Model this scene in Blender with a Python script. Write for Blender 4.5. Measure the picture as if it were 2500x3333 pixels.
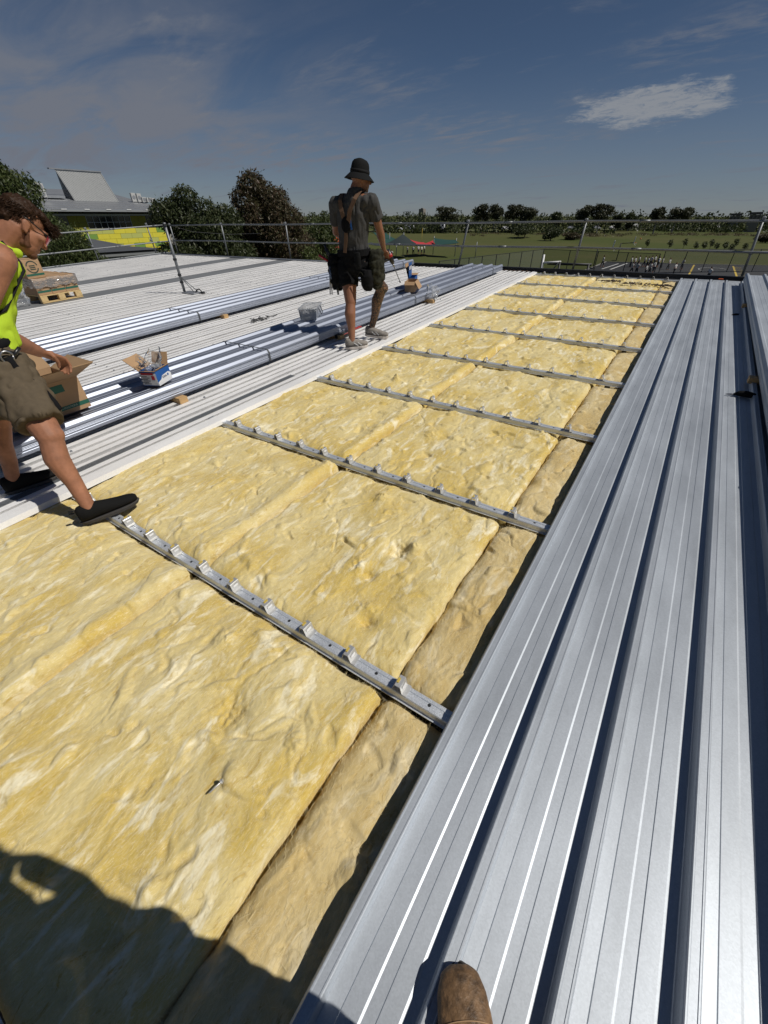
import bpy, bmesh, math, random
import numpy as np
from mathutils import Matrix, Vector, noise as mnoise

# ------------------------------------------------------------------ scene, camera, sky, sun
for o in list(bpy.data.objects): bpy.data.objects.remove(o)
scene = bpy.context.scene
COL = scene.collection
random.seed(7); RNG = np.random.default_rng(7)

# the roof plane rises gently away from the camera: roof frame -> world
RW = Matrix(((0.9999145383, -0.0005753629, -0.0130608198),
             (0.0, 0.9990310949, -0.0440099005),
             (0.0130734867, 0.0440061393, 0.9989457161)))
RW4 = RW.to_4x4()
CAM = Vector((0.41787, -0.73702, 1.43465))
FWD = Vector((-0.44711735, 0.67224256, -0.59006442))
RIGHT = Vector((0.832646834, 0.553804342, 0.0))
UP = RIGHT.cross(FWD)
GZ = CAM.z - 7.2                       # ground level

cd = bpy.data.cameras.new('camera'); cam = bpy.data.objects.new('camera', cd); COL.objects.link(cam)
cd.sensor_fit = 'VERTICAL'; cd.sensor_height = 36.0; cd.sensor_width = 27.0
cd.lens = 14.2835; cd.clip_start = 0.02; cd.clip_end = 6000
cam.matrix_world = Matrix(((RIGHT.x, UP.x, -FWD.x, CAM.x), (RIGHT.y, UP.y, -FWD.y, CAM.y), (RIGHT.z, UP.z, -FWD.z, CAM.z), (0, 0, 0, 1)))
scene.camera = cam

SUN_EL = math.radians(51.0)
sun_roof = Vector((0.957 * math.cos(SUN_EL), 0.29 * math.cos(SUN_EL), math.sin(SUN_EL))).normalized()
sun_dir = (RW @ sun_roof).normalized()
el = math.asin(sun_dir.z); az = math.atan2(sun_dir.x, sun_dir.y)
sl = bpy.data.lights.new('sun', 'SUN'); so = bpy.data.objects.new('sun', sl); COL.objects.link(so)
sl.energy = 5.0; sl.angle = math.radians(0.53); sl.color = (1.0, 0.955, 0.88)
so.rotation_mode = 'QUATERNION'; so.rotation_quaternion = sun_dir.to_track_quat('Z', 'Y'); so.location = (0, 0, 30)

w = bpy.data.worlds.new('World'); scene.world = w; w.use_nodes = True
nt = w.node_tree; nt.nodes.clear()
def wn(t, **k):
    n = nt.nodes.new(t)
    for a, b in k.items(): setattr(n, a, b)
    return n
def wl(a, b): nt.links.new(a, b)
sky = wn('ShaderNodeTexSky', sky_type='NISHITA', sun_disc=False, sun_elevation=el, sun_rotation=az, air_density=0.85, dust_density=0.25, ozone_density=3.6, altitude=2000)
tc = wn('ShaderNodeTexCoord')
sep = wn('ShaderNodeSeparateXYZ'); wl(tc.outputs['Generated'], sep.inputs[0])
# project the view direction onto a cloud deck so wisps compress towards the horizon
zz = wn('ShaderNodeMath', operation='ADD'); wl(sep.outputs['Z'], zz.inputs[0]); zz.inputs[1].default_value = 0.14
dx = wn('ShaderNodeMath', operation='DIVIDE'); wl(sep.outputs['X'], dx.inputs[0]); wl(zz.outputs[0], dx.inputs[1])
dy = wn('ShaderNodeMath', operation='DIVIDE'); wl(sep.outputs['Y'], dy.inputs[0]); wl(zz.outputs[0], dy.inputs[1])
cv = wn('ShaderNodeCombineXYZ'); wl(dx.outputs[0], cv.inputs[0]); wl(dy.outputs[0], cv.inputs[1])
def wnoise(scale, detail, rough, dist, off, stretch=(1, 1, 1), rot=0):
    mp = wn('ShaderNodeMapping'); wl(cv.outputs[0], mp.inputs[0]); mp.inputs['Location'].default_value = off
    mp.inputs['Scale'].default_value = stretch; mp.inputs['Rotation'].default_value = (0, 0, rot)
    n = wn('ShaderNodeTexNoise'); wl(mp.outputs[0], n.inputs['Vector'])
    n.inputs['Scale'].default_value = scale; n.inputs['Detail'].default_value = detail
    n.inputs['Roughness'].default_value = rough; n.inputs['Distortion'].default_value = dist
    return n.outputs['Fac']
def wramp(s, a, b, lo=0.0, hi=1.0):
    m = wn('ShaderNodeMapRange', interpolation_type='SMOOTHSTEP'); wl(s, m.inputs[0])
    m.inputs[1].default_value = a; m.inputs[2].default_value = b; m.inputs[3].default_value = lo; m.inputs[4].default_value = hi
    return m.outputs[0]
def wmul(a, b):
    m = wn('ShaderNodeMath', operation='MULTIPLY'); wl(a, m.inputs[0])
    if isinstance(b, float): m.inputs[1].default_value = b
    else: wl(b, m.inputs[1])
    return m.outputs[0]
def wadd(a, b):
    m = wn('ShaderNodeMath', operation='ADD', use_clamp=True); wl(a, m.inputs[0]); wl(b, m.inputs[1]); return m.outputs[0]
veil = wramp(wnoise(0.55, 5, 0.55, 0.6, (3.1, 1.7, 0), (1, 1.5, 1), 0.5), 0.54, 0.82, 0.0, 0.32)
wisp = wmul(wramp(wnoise(1.6, 9, 0.62, 0.35, (8.3, 2.2, 0), (1, 2.8, 1), 0.9), 0.53, 0.78), 0.55)
# one isolated ragged cloud, up on the right of the view, and a brighter bank on the left
wpn = wn('ShaderNodeTexNoise'); wl(cv.outputs[0], wpn.inputs['Vector']); wpn.inputs['Scale'].default_value = 3.2; wpn.inputs['Detail'].default_value = 6; wpn.inputs['Roughness'].default_value = .65
wps = wn('ShaderNodeVectorMath', operation='MULTIPLY_ADD'); wl(wpn.outputs['Color'], wps.inputs[0]); wps.inputs[1].default_value = (.75, .75, 0); wps.inputs[2].default_value = (-.375, -.375, 0)
wpv = wn('ShaderNodeVectorMath', operation='ADD'); wl(cv.outputs[0], wpv.inputs[0]); wl(wps.outputs[0], wpv.inputs[1])
def blob(cx, cy, r, sx=1.0, rot=0.0):
    mp = wn('ShaderNodeMapping', vector_type='TEXTURE'); wl(wpv.outputs[0], mp.inputs[0])
    mp.inputs['Location'].default_value = (cx, cy, 0); mp.inputs['Rotation'].default_value = (0, 0, rot); mp.inputs['Scale'].default_value = (r * sx, r, 1)
    ln = wn('ShaderNodeVectorMath', operation='LENGTH'); wl(mp.outputs[0], ln.inputs[0])
    return wramp(ln.outputs['Value'], 0.2, 1.0, 1.0, 0.0)
def sky_xy(px, py):                    # where a viewing direction meets the cloud deck
    d = (RIGHT * ((px - 1250) / 1322.4) - UP * ((py - 1666.5) / 1322.4) + FWD).normalized()
    return d.x / (d.z + 0.14), d.y / (d.z + 0.14)
bx_, by_ = sky_xy(2115, 350)
puffn = wnoise(10.5, 10, 0.72, 0.9, (1.3, 4.4, 0), (1, 1.5, 1), 0.9)
puff = wramp(wmul(blob(bx_, by_, 0.58, 1.15, 0.55), puffn), 0.20, 0.52, 0.0, 0.80)
lx_, ly_ = sky_xy(60, 380)
bank = wmul(wmul(blob(lx_, ly_, 1.9, 1.3, 0.4), wramp(wnoise(1.1, 7, 0.58, 0.8, (5.2, 0.4, 0), (1, 1.7, 1), 0.3), 0.28, 0.64)), 0.95)
hz = wramp(sep.outputs['Z'], -0.02, 0.22, 0.52, 0.0)
strk = wramp(wnoise(3.2, 9, 0.66, 0.4, (2.7, 6.1, 0), (1, 2.6, 1), 0.75), 0.42, 0.72)
sx1, sy1 = sky_xy(1567, 437); sx2, sy2 = sky_xy(930, 500); sx3, sy3 = sky_xy(1230, 280); sx4, sy4 = sky_xy(2250, 130)
spots = wadd(wadd(blob(sx1, sy1, .62, 1.5, .6), blob(sx2, sy2, .8, 1.5, .5)), wadd(wmul(blob(sx3, sy3, .42, 1.3, .6), 0.7), wmul(blob(sx4, sy4, .30, 1.5, .4), 0.9)))
cl = wadd(wadd(wadd(veil, wisp), bank), wadd(hz, wmul(wmul(spots, strk), 0.75)))
cmix = wn('ShaderNodeMix', data_type='RGBA'); wl(cl, cmix.inputs['Factor']); wl(sky.outputs[0], cmix.inputs['A'])
cmix.inputs['B'].default_value = (4.1, 4.5, 5.5, 1)
pmix = wn('ShaderNodeMix', data_type='RGBA'); wl(puff, pmix.inputs['Factor']); wl(cmix.outputs['Result'], pmix.inputs['A'])
pmix.inputs['B'].default_value = (7.4, 7.7, 8.2, 1)
bg = wn('ShaderNodeBackground'); wl(pmix.outputs['Result'], bg.inputs[0]); bg.inputs[1].default_value = 0.05
wo = wn('ShaderNodeOutputWorld'); wl(bg.outputs[0], wo.inputs[0])

scene.render.engine = 'CYCLES'
vs = scene.view_settings; vs.view_transform = 'Standard'; vs.look = 'None'; vs.exposure = -0.4; vs.gamma = 1.0; vs.use_curve_mapping = False
scene.render.resolution_x = 768; scene.render.resolution_y = 1024

# ------------------------------------------------------------------ materials
MATS = {}
def mat(name, col=(.5, .5, .5), rough=.6, metal=0.0, spec=0.5, noise=None, bump=None, alpha=None, trans=None, emit=None, coords='Object'):
    """noise=(scale, amount, (sx,sy,sz)); bump=(scale, strength, (sx,sy,sz))"""
    m = bpy.data.materials.new(name); m.use_nodes = True; MATS[name] = m
    t = m.node_tree; b = t.nodes['Principled BSDF']
    b.inputs['Base Color'].default_value = (*col, 1); b.inputs['Roughness'].default_value = rough
    b.inputs['Metallic'].default_value = metal; b.inputs['Specular IOR Level'].default_value = spec
    tcn = t.nodes.new('ShaderNodeTexCoord')
    def nz(sc, st, det=5, rgh=.6):
        mp = t.nodes.new('ShaderNodeMapping'); t.links.new(tcn.outputs[coords], mp.inputs[0]); mp.inputs['Scale'].default_value = st
        n = t.nodes.new('ShaderNodeTexNoise'); t.links.new(mp.outputs[0], n.inputs['Vector'])
        n.inputs['Scale'].default_value = sc; n.inputs['Detail'].default_value = det; n.inputs['Roughness'].default_value = rgh
        return n.outputs['Fac']
    if noise:
        f = nz(noise[0], noise[2] if len(noise) > 2 else (1, 1, 1))
        mr = t.nodes.new('ShaderNodeMapRange'); t.links.new(f, mr.inputs[0]); mr.inputs[1].default_value = .25; mr.inputs[2].default_value = .75
        mr.inputs[3].default_value = 1 - noise[1]; mr.inputs[4].default_value = 1 + noise[1]
        mx = t.nodes.new('ShaderNodeVectorMath'); mx.operation = 'SCALE'; mx.inputs[0].default_value = col
        t.links.new(mr.outputs[0], mx.inputs['Scale']); t.links.new(mx.outputs[0], b.inputs['Base Color'])
        mr2 = t.nodes.new('ShaderNodeMapRange'); t.links.new(f, mr2.inputs[0]); mr2.inputs[3].default_value = max(0, rough - .1); mr2.inputs[4].default_value = min(1, rough + .1)
        t.links.new(mr2.outputs[0], b.inputs['Roughness'])
    if bump:
        f = nz(bump[0], bump[2] if len(bump) > 2 else (1, 1, 1), 6)
        bn = t.nodes.new('ShaderNodeBump'); bn.inputs['Strength'].default_value = bump[1]; bn.inputs['Distance'].default_value = bump[3] if len(bump) > 3 else .01
        t.links.new(f, bn.inputs['Height']); t.links.new(bn.outputs[0], b.inputs['Normal'])
    if alpha is not None: b.inputs['Alpha'].default_value = alpha
    if trans is not None: b.inputs['Transmission Weight'].default_value = trans
    return m

def mat_insulation(name, cream, yellow, pale, tint=1.0):
    m = bpy.data.materials.new(name); m.use_nodes = True; MATS[name] = m
    t = m.node_tree; b = t.nodes['Principled BSDF']; L = t.links.new
    b.inputs['Roughness'].default_value = .95; b.inputs['Specular IOR Level'].default_value = .1
    b.inputs['Sheen Weight'].default_value = .15; b.inputs['Sheen Roughness'].default_value = .6
    tcn = t.nodes.new('ShaderNodeTexCoord'); oi = t.nodes.new('ShaderNodeObjectInfo')
    off = t.nodes.new('ShaderNodeVectorMath'); off.operation = 'SCALE'; off.inputs[0].default_value = (37., 19., 3.); L(oi.outputs['Random'], off.inputs['Scale'])
    ad = t.nodes.new('ShaderNodeVectorMath'); L(tcn.outputs['Object'], ad.inputs[0]); L(off.outputs[0], ad.inputs[1])
    def nz(sc, st, det, rgh=.6, dist=0):
        mp = t.nodes.new('ShaderNodeMapping'); L(ad.outputs[0], mp.inputs[0]); mp.inputs['Scale'].default_value = st
        n = t.nodes.new('ShaderNodeTexNoise'); L(mp.outputs[0], n.inputs['Vector']); n.inputs['Scale'].default_value = sc
        n.inputs['Detail'].default_value = det; n.inputs['Roughness'].default_value = rgh; n.inputs['Distortion'].default_value = dist
        return n.outputs['Fac']
    def ramp(s, a, b_):
        mr = t.nodes.new('ShaderNodeMapRange'); mr.interpolation_type = 'SMOOTHSTEP'; L(s, mr.inputs[0]); mr.inputs[1].default_value = a; mr.inputs[2].default_value = b_; return mr.outputs[0]
    def mix(f, a, c):
        mx = t.nodes.new('ShaderNodeMix'); mx.data_type = 'RGBA'; L(f, mx.inputs['Factor'])
        if isinstance(a, tuple): mx.inputs['A'].default_value = (*a, 1)
        else: L(a, mx.inputs['A'])
        if isinstance(c, tuple): mx.inputs['B'].default_value = (*c, 1)
        else: L(c, mx.inputs['B'])
        return mx.outputs['Result']
    c = mix(ramp(nz(3.4, (1.3, .7, 1), 4, .55, .6), .40, .64), cream, yellow)
    c = mix(ramp(nz(7, (1.7, .6, 1), 6, .62, 1.2), .50, .68), c, pale)
    c = mix(ramp(nz(15, (1.7, .6, 1), 5, .62, 1.5), .54, .74), c, tuple(x * k for x, k in zip(yellow, (.82, .76, .62))))
    c = mix(ramp(nz(46, (1.8, .4, 1), 6, .7, 1.8), .50, .76), c, tuple(x * .84 for x in cream))
    c = mix(ramp(nz(150, (2.2, .25, 1), 5, .75, 1.5), .50, .74), c, pale)
    L(c, b.inputs['Base Color'])
    h1 = nz(170, (1.8, .2, 1), 7, .78, 2.2); h2 = nz(30, (1.5, .5, 1), 6, .7, 1.6)
    hs = t.nodes.new('ShaderNodeMath'); hs.operation = 'MULTIPLY_ADD'; L(h2, hs.inputs[0]); hs.inputs[1].default_value = 2.2; L(h1, hs.inputs[2])
    bn = t.nodes.new('ShaderNodeBump'); bn.inputs['Strength'].default_value = .40; bn.inputs['Distance'].default_value = .005
    L(hs.outputs[0], bn.inputs['Height']); L(bn.outputs[0], b.inputs['Normal'])
    return m
mat_insulation('wool_yellow', (.67, .545, .245), (.60, .435, .105), (.85, .775, .55))
mat_insulation('wool_tan', (.62, .49, .24), (.54, .39, .145), (.74, .635, .41))

def mat_metal(name, col, rough, metal, spangle=.12, streak=0.0, scale=260):
    m = bpy.data.materials.new(name); m.use_nodes = True; MATS[name] = m
    t = m.node_tree; b = t.nodes['Principled BSDF']; L = t.links.new
    b.inputs['Metallic'].default_value = metal
    tcn = t.nodes.new('ShaderNodeTexCoord')
    v = t.nodes.new('ShaderNodeTexVoronoi'); v.inputs['Scale'].default_value = scale; L(tcn.outputs['Object'], v.inputs['Vector'])
    sp = t.nodes.new('ShaderNodeSeparateColor'); L(v.outputs['Color'], sp.inputs[0])
    mp = t.nodes.new('ShaderNodeMapping'); L(tcn.outputs['Object'], mp.inputs[0]); mp.inputs['Scale'].default_value = (1.2, .35, 1.2)
    n = t.nodes.new('ShaderNodeTexNoise'); L(mp.outputs[0], n.inputs['Vector']); n.inputs['Scale'].default_value = 3.5; n.inputs['Detail'].default_value = 7; n.inputs['Roughness'].default_value = .65
    a = t.nodes.new('ShaderNodeMapRange'); L(sp.outputs[0], a.inputs[0]); a.inputs[3].default_value = 1 - spangle; a.inputs[4].default_value = 1 + spangle
    c = t.nodes.new('ShaderNodeMapRange'); L(n.outputs['Fac'], c.inputs[0]); c.inputs[1].default_value = .3; c.inputs[2].default_value = .7; c.inputs[3].default_value = 1 - .09 - streak; c.inputs[4].default_value = 1.05
    mu = t.nodes.new('ShaderNodeMath'); mu.operation = 'MULTIPLY'; L(a.outputs[0], mu.inputs[0]); L(c.outputs[0], mu.inputs[1])
    sc = t.nodes.new('ShaderNodeVectorMath'); sc.operation = 'SCALE'; sc.inputs[0].default_value = col; L(mu.outputs[0], sc.inputs['Scale'])
    L(sc.outputs[0], b.inputs['Base Color'])
    r = t.nodes.new('ShaderNodeMapRange'); L(n.outputs['Fac'], r.inputs[0]); r.inputs[3].default_value = rough - .07; r.inputs[4].default_value = rough + .10
    L(r.outputs[0], b.inputs['Roughness'])
    return m
mat_metal('zincalume', (.47, .505, .55), .50, .55, .055, .11)
mat_metal('zinc_bundle', (.36, .39, .46), .53, .97, .05)
mat_metal('old_roof', (.83, .822, .812), .55, .10, .05, .05)
mat_metal('galv', (.20, .21, .22), .5, .55, .16, .05, 120)
mat_metal('rail_steel', (.66, .69, .73), .45, .55, .22, .0, 420)
mat_metal('clip_steel', (.60, .60, .59), .42, .6, .08, .0, 300)
mat_metal('flashing', (.30, .31, .33), .5, .5, .05)
mat('skylight', (.165, .17, .175), .55, noise=(2.2, .18, (1, .2, 1)))
mat('dark_steel', (.025, .026, .028), .55, .3)
mat('shade_black', (.012, .012, .013), .9)
mat('deck', (.10, .085, .06), .9)
mat('timber', (.46, .29, .13), .75, noise=(6, .25, (8, 1, 8)), bump=(20, .3, (6, 1, 6)))
mat('pallet_wood', (.58, .42, .20), .8, noise=(5, .2, (1, 6, 6)))
mat('cardboard', (.38, .24, .13), .85, noise=(14, .07, (1, 1, 1)))
mat('cardboard_dark', (.30, .19, .10), .85, noise=(14, .07))
mat('green_print', (.012, .10, .065), .6)
mat('pale_print', (.42, .46, .38), .7)
mat('dark_print', (.03, .045, .03), .7)
mat('box_blue', (.010, .085, .30), .45)
mat('box_white', (.72, .72, .72), .5)
mat('print_navy', (.012, .02, .08), .5)
mat('print_red', (.45, .03, .04), .5)
mat('print_black', (.02, .02, .02), .5)
mat('skin_tan', (.31, .140, .080), .60, spec=.3, noise=(16, .30), bump=(220, .12))
mat('skin_brown', (.24, .105, .058), .5, spec=.45, noise=(8, .12), bump=(200, .12))
mat('hair_brown', (.030, .015, .008), .55, noise=(60, .4), spec=.12)
mat('stubble', (.13, .062, .036), .7, noise=(120, .3), spec=.12)
mat('hivis', (.40, .56, .035), .75, bump=(350, .15), spec=.12)
mat('trim_black', (.014, .014, .015), .8, spec=.12)
mat('khaki', (.105, .082, .055), .9, noise=(40, .12), bump=(420, .25), spec=.12)
mat('cloth_black', (.0085, .0085, .0095), .9, bump=(60, .25), spec=.12)
mat('tee_grey', (.058, .057, .056), .9, noise=(12, .15), bump=(300, .2), spec=.12)
mat('hat_black', (.010, .0105, .011), .85, bump=(200, .2), spec=.12)
mat('strap_brown', (.14, .085, .055), .85, bump=(200, .2), spec=.12)
mat('camo', (.026, .026, .018), .9, noise=(22, .7), spec=.12)
mat('leather', (.30, .145, .05), .6, noise=(18, .25), bump=(60, .3))
mat('shoe_black', (.010, .010, .010), .9, bump=(250, .3), spec=.12)
mat('rubber_dark', (.045, .042, .040), .85)
mat('shoe_grey', (.22, .20, .18), .8, noise=(30, .35), bump=(160, .4))
mat('shoe_dark', (.09, .08, .075), .8, noise=(40, .3))
mat('shoe_sole', (.55, .50, .45), .7, noise=(30, .2))
mat('boot_leather', (.150, .086, .040), .55, noise=(38, .85), bump=(48, .5))
mat('lens_red', (.55, .015, .02), .15, spec=.8)
mat('plastic_black', (.012, .012, .013), .35)
mat('plastic_red', (.35, .01, .012), .4)
mat('tool_steel', (.35, .35, .36), .35, .9)
mat('strap_band', (.06, .065, .07), .5)
mat('asphalt', (.030, .031, .033), .9, noise=(.6, .18))
mat('paint_white', (.62, .62, .60), .8)
mat('paint_yellow', (.50, .36, .06), .8)
mat('road', (.32, .31, .30), .9, noise=(.1, .1))
mat('concrete', (.28, .27, .25), .9, noise=(.8, .12))
mat('bark', (.10, .075, .055), .9, noise=(3, .4, (3, 3, .6)))
mat('bark_pale', (.34, .30, .26), .9, noise=(1.2, .35, (2, 2, .4)))
mat('wall_yellow', (.62, .55, .045), .75, noise=(1.5, .06))
mat('wall_olive', (.20, .185, .018), .75, noise=(1.5, .06))
mat('wall_green', (.16, .29, .05), .75)
mat('wall_lime', (.44, .46, .12), .75)
mat('glass_dark', (.010, .012, .016), .08, spec=.8)
mat('frame_grey', (.30, .31, .32), .5, .3)
mat('roof_grey', (.36, .37, .385), .42, .55, noise=(.8, .08, (1, 4, 1)))
mat('roof_light', (.22, .228, .232), .5, .25, noise=(1.0, .05, (6, 1, 1)))
mat('roof_slate', (.085, .090, .098), .6, .2)
mat('ac_white', (.42, .42, .41), .5)
mat('car_white', (.70, .70, .70), .3)
mat('car_grey', (.25, .26, .28), .3)
mat('sail_orange', (.62, .10, .02), .8)
mat('sail_red', (.42, .025, .03), .8)
mat('sail_green', (.010, .055, .045), .8)
mat('sail_black', (.012, .022, .022), .8)
mat('sail_blue', (.012, .022, .10), .8)
mat('shirt_white', (.62, .62, .60), .85, spec=.12)
mat('trouser_navy', (.018, .020, .028), .9, spec=.12)
mat('ball', (.45, .16, .04), .6)
mat('tile_far', (.12, .10, .095), .8)
mat('wall_far', (.22, .20, .18), .8)

def mat_film(name, fac, col=(.9, .92, .93), rough=.08):
    m = bpy.data.materials.new(name); m.use_nodes = True; MATS[name] = m
    t = m.node_tree; t.nodes.clear(); L = t.links.new
    o = t.nodes.new('ShaderNodeOutputMaterial'); tr = t.nodes.new('ShaderNodeBsdfTransparent'); gl = t.nodes.new('ShaderNodeBsdfGlossy'); df = t.nodes.new('ShaderNodeBsdfDiffuse')
    gl.inputs['Roughness'].default_value = rough; df.inputs['Color'].default_value = (*col, 1); tr.inputs['Color'].default_value = (.95, .95, .95, 1)
    m1 = t.nodes.new('ShaderNodeMixShader'); m2 = t.nodes.new('ShaderNodeMixShader'); fr = t.nodes.new('ShaderNodeFresnel'); fr.inputs['IOR'].default_value = 1.5
    m1.inputs[0].default_value = fac; L(tr.outputs[0], m1.inputs[1]); L(df.outputs[0], m1.inputs[2])
    L(fr.outputs[0], m2.inputs[0]); L(m1.outputs[0], m2.inputs[1]); L(gl.outputs[0], m2.inputs[2]); L(m2.outputs[0], o.inputs[0])
    return m
mat_film('film_clear', .16); mat_film('tub_plastic', .48, (.55, .58, .62), .15)
mat_film('chain_mesh', .22, (.02, .02, .02), .6)

def mat_leaf(name, cols, trans=.25):
    m = bpy.data.materials.new(name); m.use_nodes = True; MATS[name] = m
    t = m.node_tree; b = t.nodes['Principled BSDF']; L = t.links.new
    b.inputs['Roughness'].default_value = .5; b.inputs['Specular IOR Level'].default_value = .35
    g = t.nodes.new('ShaderNodeNewGeometry'); r = t.nodes.new('ShaderNodeValToRGB'); L(g.outputs['Random Per Island'], r.inputs[0])
    e = r.color_ramp.elements
    while len(e) < len(cols): e.new(.5)
    for i, c in enumerate(cols): e[i].position = i / (len(cols) - 1); e[i].color = (*c, 1)
    L(r.outputs[0], b.inputs['Base Color'])
    tl = t.nodes.new('ShaderNodeBsdfTranslucent'); L(r.outputs[0], tl.inputs['Color']); mx = t.nodes.new('ShaderNodeMixShader'); mx.inputs[0].default_value = trans
    out = t.nodes['Material Output']; L(b.outputs[0], mx.inputs[1]); L(tl.outputs[0], mx.inputs[2]); L(mx.outputs[0], out.inputs[0])
    return m
mat_leaf('leaf_green', [(.038, .056, .017), (.062, .085, .025), (.092, .105, .037)])
mat_leaf('leaf_brown', [(.050, .038, .024), (.066, .060, .026), (.105, .066, .042), (.060, .072, .026)])
mat_leaf('leaf_dark', [(.030, .044, .016), (.046, .060, .022), (.066, .074, .030)])
mat_leaf('leaf_gum', [(.040, .048, .026), (.055, .060, .032), (.078, .076, .044)])
mat_leaf('leaf_bright', [(.060, .085, .018), (.085, .110, .028), (.10, .12, .04)])

def mat_grass():
    m = bpy.data.materials.new('grass'); m.use_nodes = True; MATS['grass'] = m
    t = m.node_tree; b = t.nodes['Principled BSDF']; L = t.links.new; b.inputs['Roughness'].default_value = .95; b.inputs['Specular IOR Level'].default_value = .1
    tcn = t.nodes.new('ShaderNodeTexCoord')
    def nz(sc, st, d=6):
        mp = t.nodes.new('ShaderNodeMapping'); L(tcn.outputs['Object'], mp.inputs[0]); mp.inputs['Scale'].default_value = st
        n = t.nodes.new('ShaderNodeTexNoise'); L(mp.outputs[0], n.inputs['Vector']); n.inputs['Scale'].default_value = sc; n.inputs['Detail'].default_value = d; n.inputs['Roughness'].default_value = .65; return n.outputs['Fac']
    def mixc(f, a, b2, lo, hi):
        mr = t.nodes.new('ShaderNodeMapRange'); L(f, mr.inputs[0]); mr.inputs[1].default_value = lo; mr.inputs[2].default_value = hi
        mx = t.nodes.new('ShaderNodeMix'); mx.data_type = 'RGBA'; L(mr.outputs[0], mx.inputs['Factor'])
        if isinstance(a, tuple): mx.inputs['A'].default_value = (*a, 1)
        else: L(a, mx.inputs['A'])
        mx.inputs['B'].default_value = (*b2, 1); return mx.outputs['Result']
    c = mixc(nz(.018, (1, 1, 1)), (.060, .078, .022), (.105, .096, .040), .38, .68)
    c = mixc(nz(.06, (1, 3, 1)), c, (.075, .082, .028), .42, .75)
    c = mixc(nz(1.3, (1, 1, 1)), c, (.045, .058, .018), .5, .85)
    L(c, b.inputs['Base Color'])
mat_grass()
def mat_tattoo():
    m = mat('tattoo', (.26, .13, .07), .55); t = m.node_tree; b = t.nodes['Principled BSDF']; L = t.links.new
    tcn = t.nodes.new('ShaderNodeTexCoord'); n = t.nodes.new('ShaderNodeTexNoise'); L(tcn.outputs['Object'], n.inputs['Vector']); n.inputs['Scale'].default_value = 9; n.inputs['Detail'].default_value = 3; n.inputs['Distortion'].default_value = 2.6
    w_ = t.nodes.new('ShaderNodeMath'); w_.operation = 'PINGPONG'; L(n.outputs['Fac'], w_.inputs[0]); w_.inputs[1].default_value = .07
    mr = t.nodes.new('ShaderNodeMapRange'); L(w_.outputs[0], mr.inputs[0]); mr.inputs[1].default_value = .036; mr.inputs[2].default_value = .056
    mx = t.nodes.new('ShaderNodeMix'); mx.data_type = 'RGBA'; L(mr.outputs[0], mx.inputs['Factor']); mx.inputs['A'].default_value = (.016, .013, .012, 1); mx.inputs['B'].default_value = (.25, .125, .062, 1)
    L(mx.outputs['Result'], b.inputs['Base Color'])
mat_tattoo()
# ------------------------------------------------------------------ geometry helpers
def V(*a): return Vector(a)
def R2W(p): return RW @ Vector(p)
def set_props(o, label=None, cat=None, group=None, kind=None):
    if label: o['label'] = label
    if cat: o['category'] = cat
    if group: o['group'] = group
    if kind: o['kind'] = kind
    return o
def empty(name, label, cat, p=(0, 0, 0), rz=0.0, frame='roof', group=None):
    o = bpy.data.objects.new(name, None); COL.objects.link(o); o.empty_display_size = .1
    T = Matrix.Translation(Vector(p)) @ Matrix.Rotation(rz, 4, 'Z')
    o.matrix_world = RW4 @ T if frame == 'roof' else T
    return set_props(o, label, cat, group)
def link(name, me, m, parent=None, smooth=False, T=None, frame=None):
    o = bpy.data.objects.new(name, me); COL.objects.link(o)
    if m and not me.materials: me.materials.append(MATS[m])
    if smooth: me.shade_smooth()
    if parent is not None:
        o.parent = parent
        if T is not None: o.matrix_local = T
    elif T is not None or frame:
        T = T if T is not None else Matrix.Identity(4)
        o.matrix_world = RW4 @ T if frame == 'roof' else T
    return o
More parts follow.
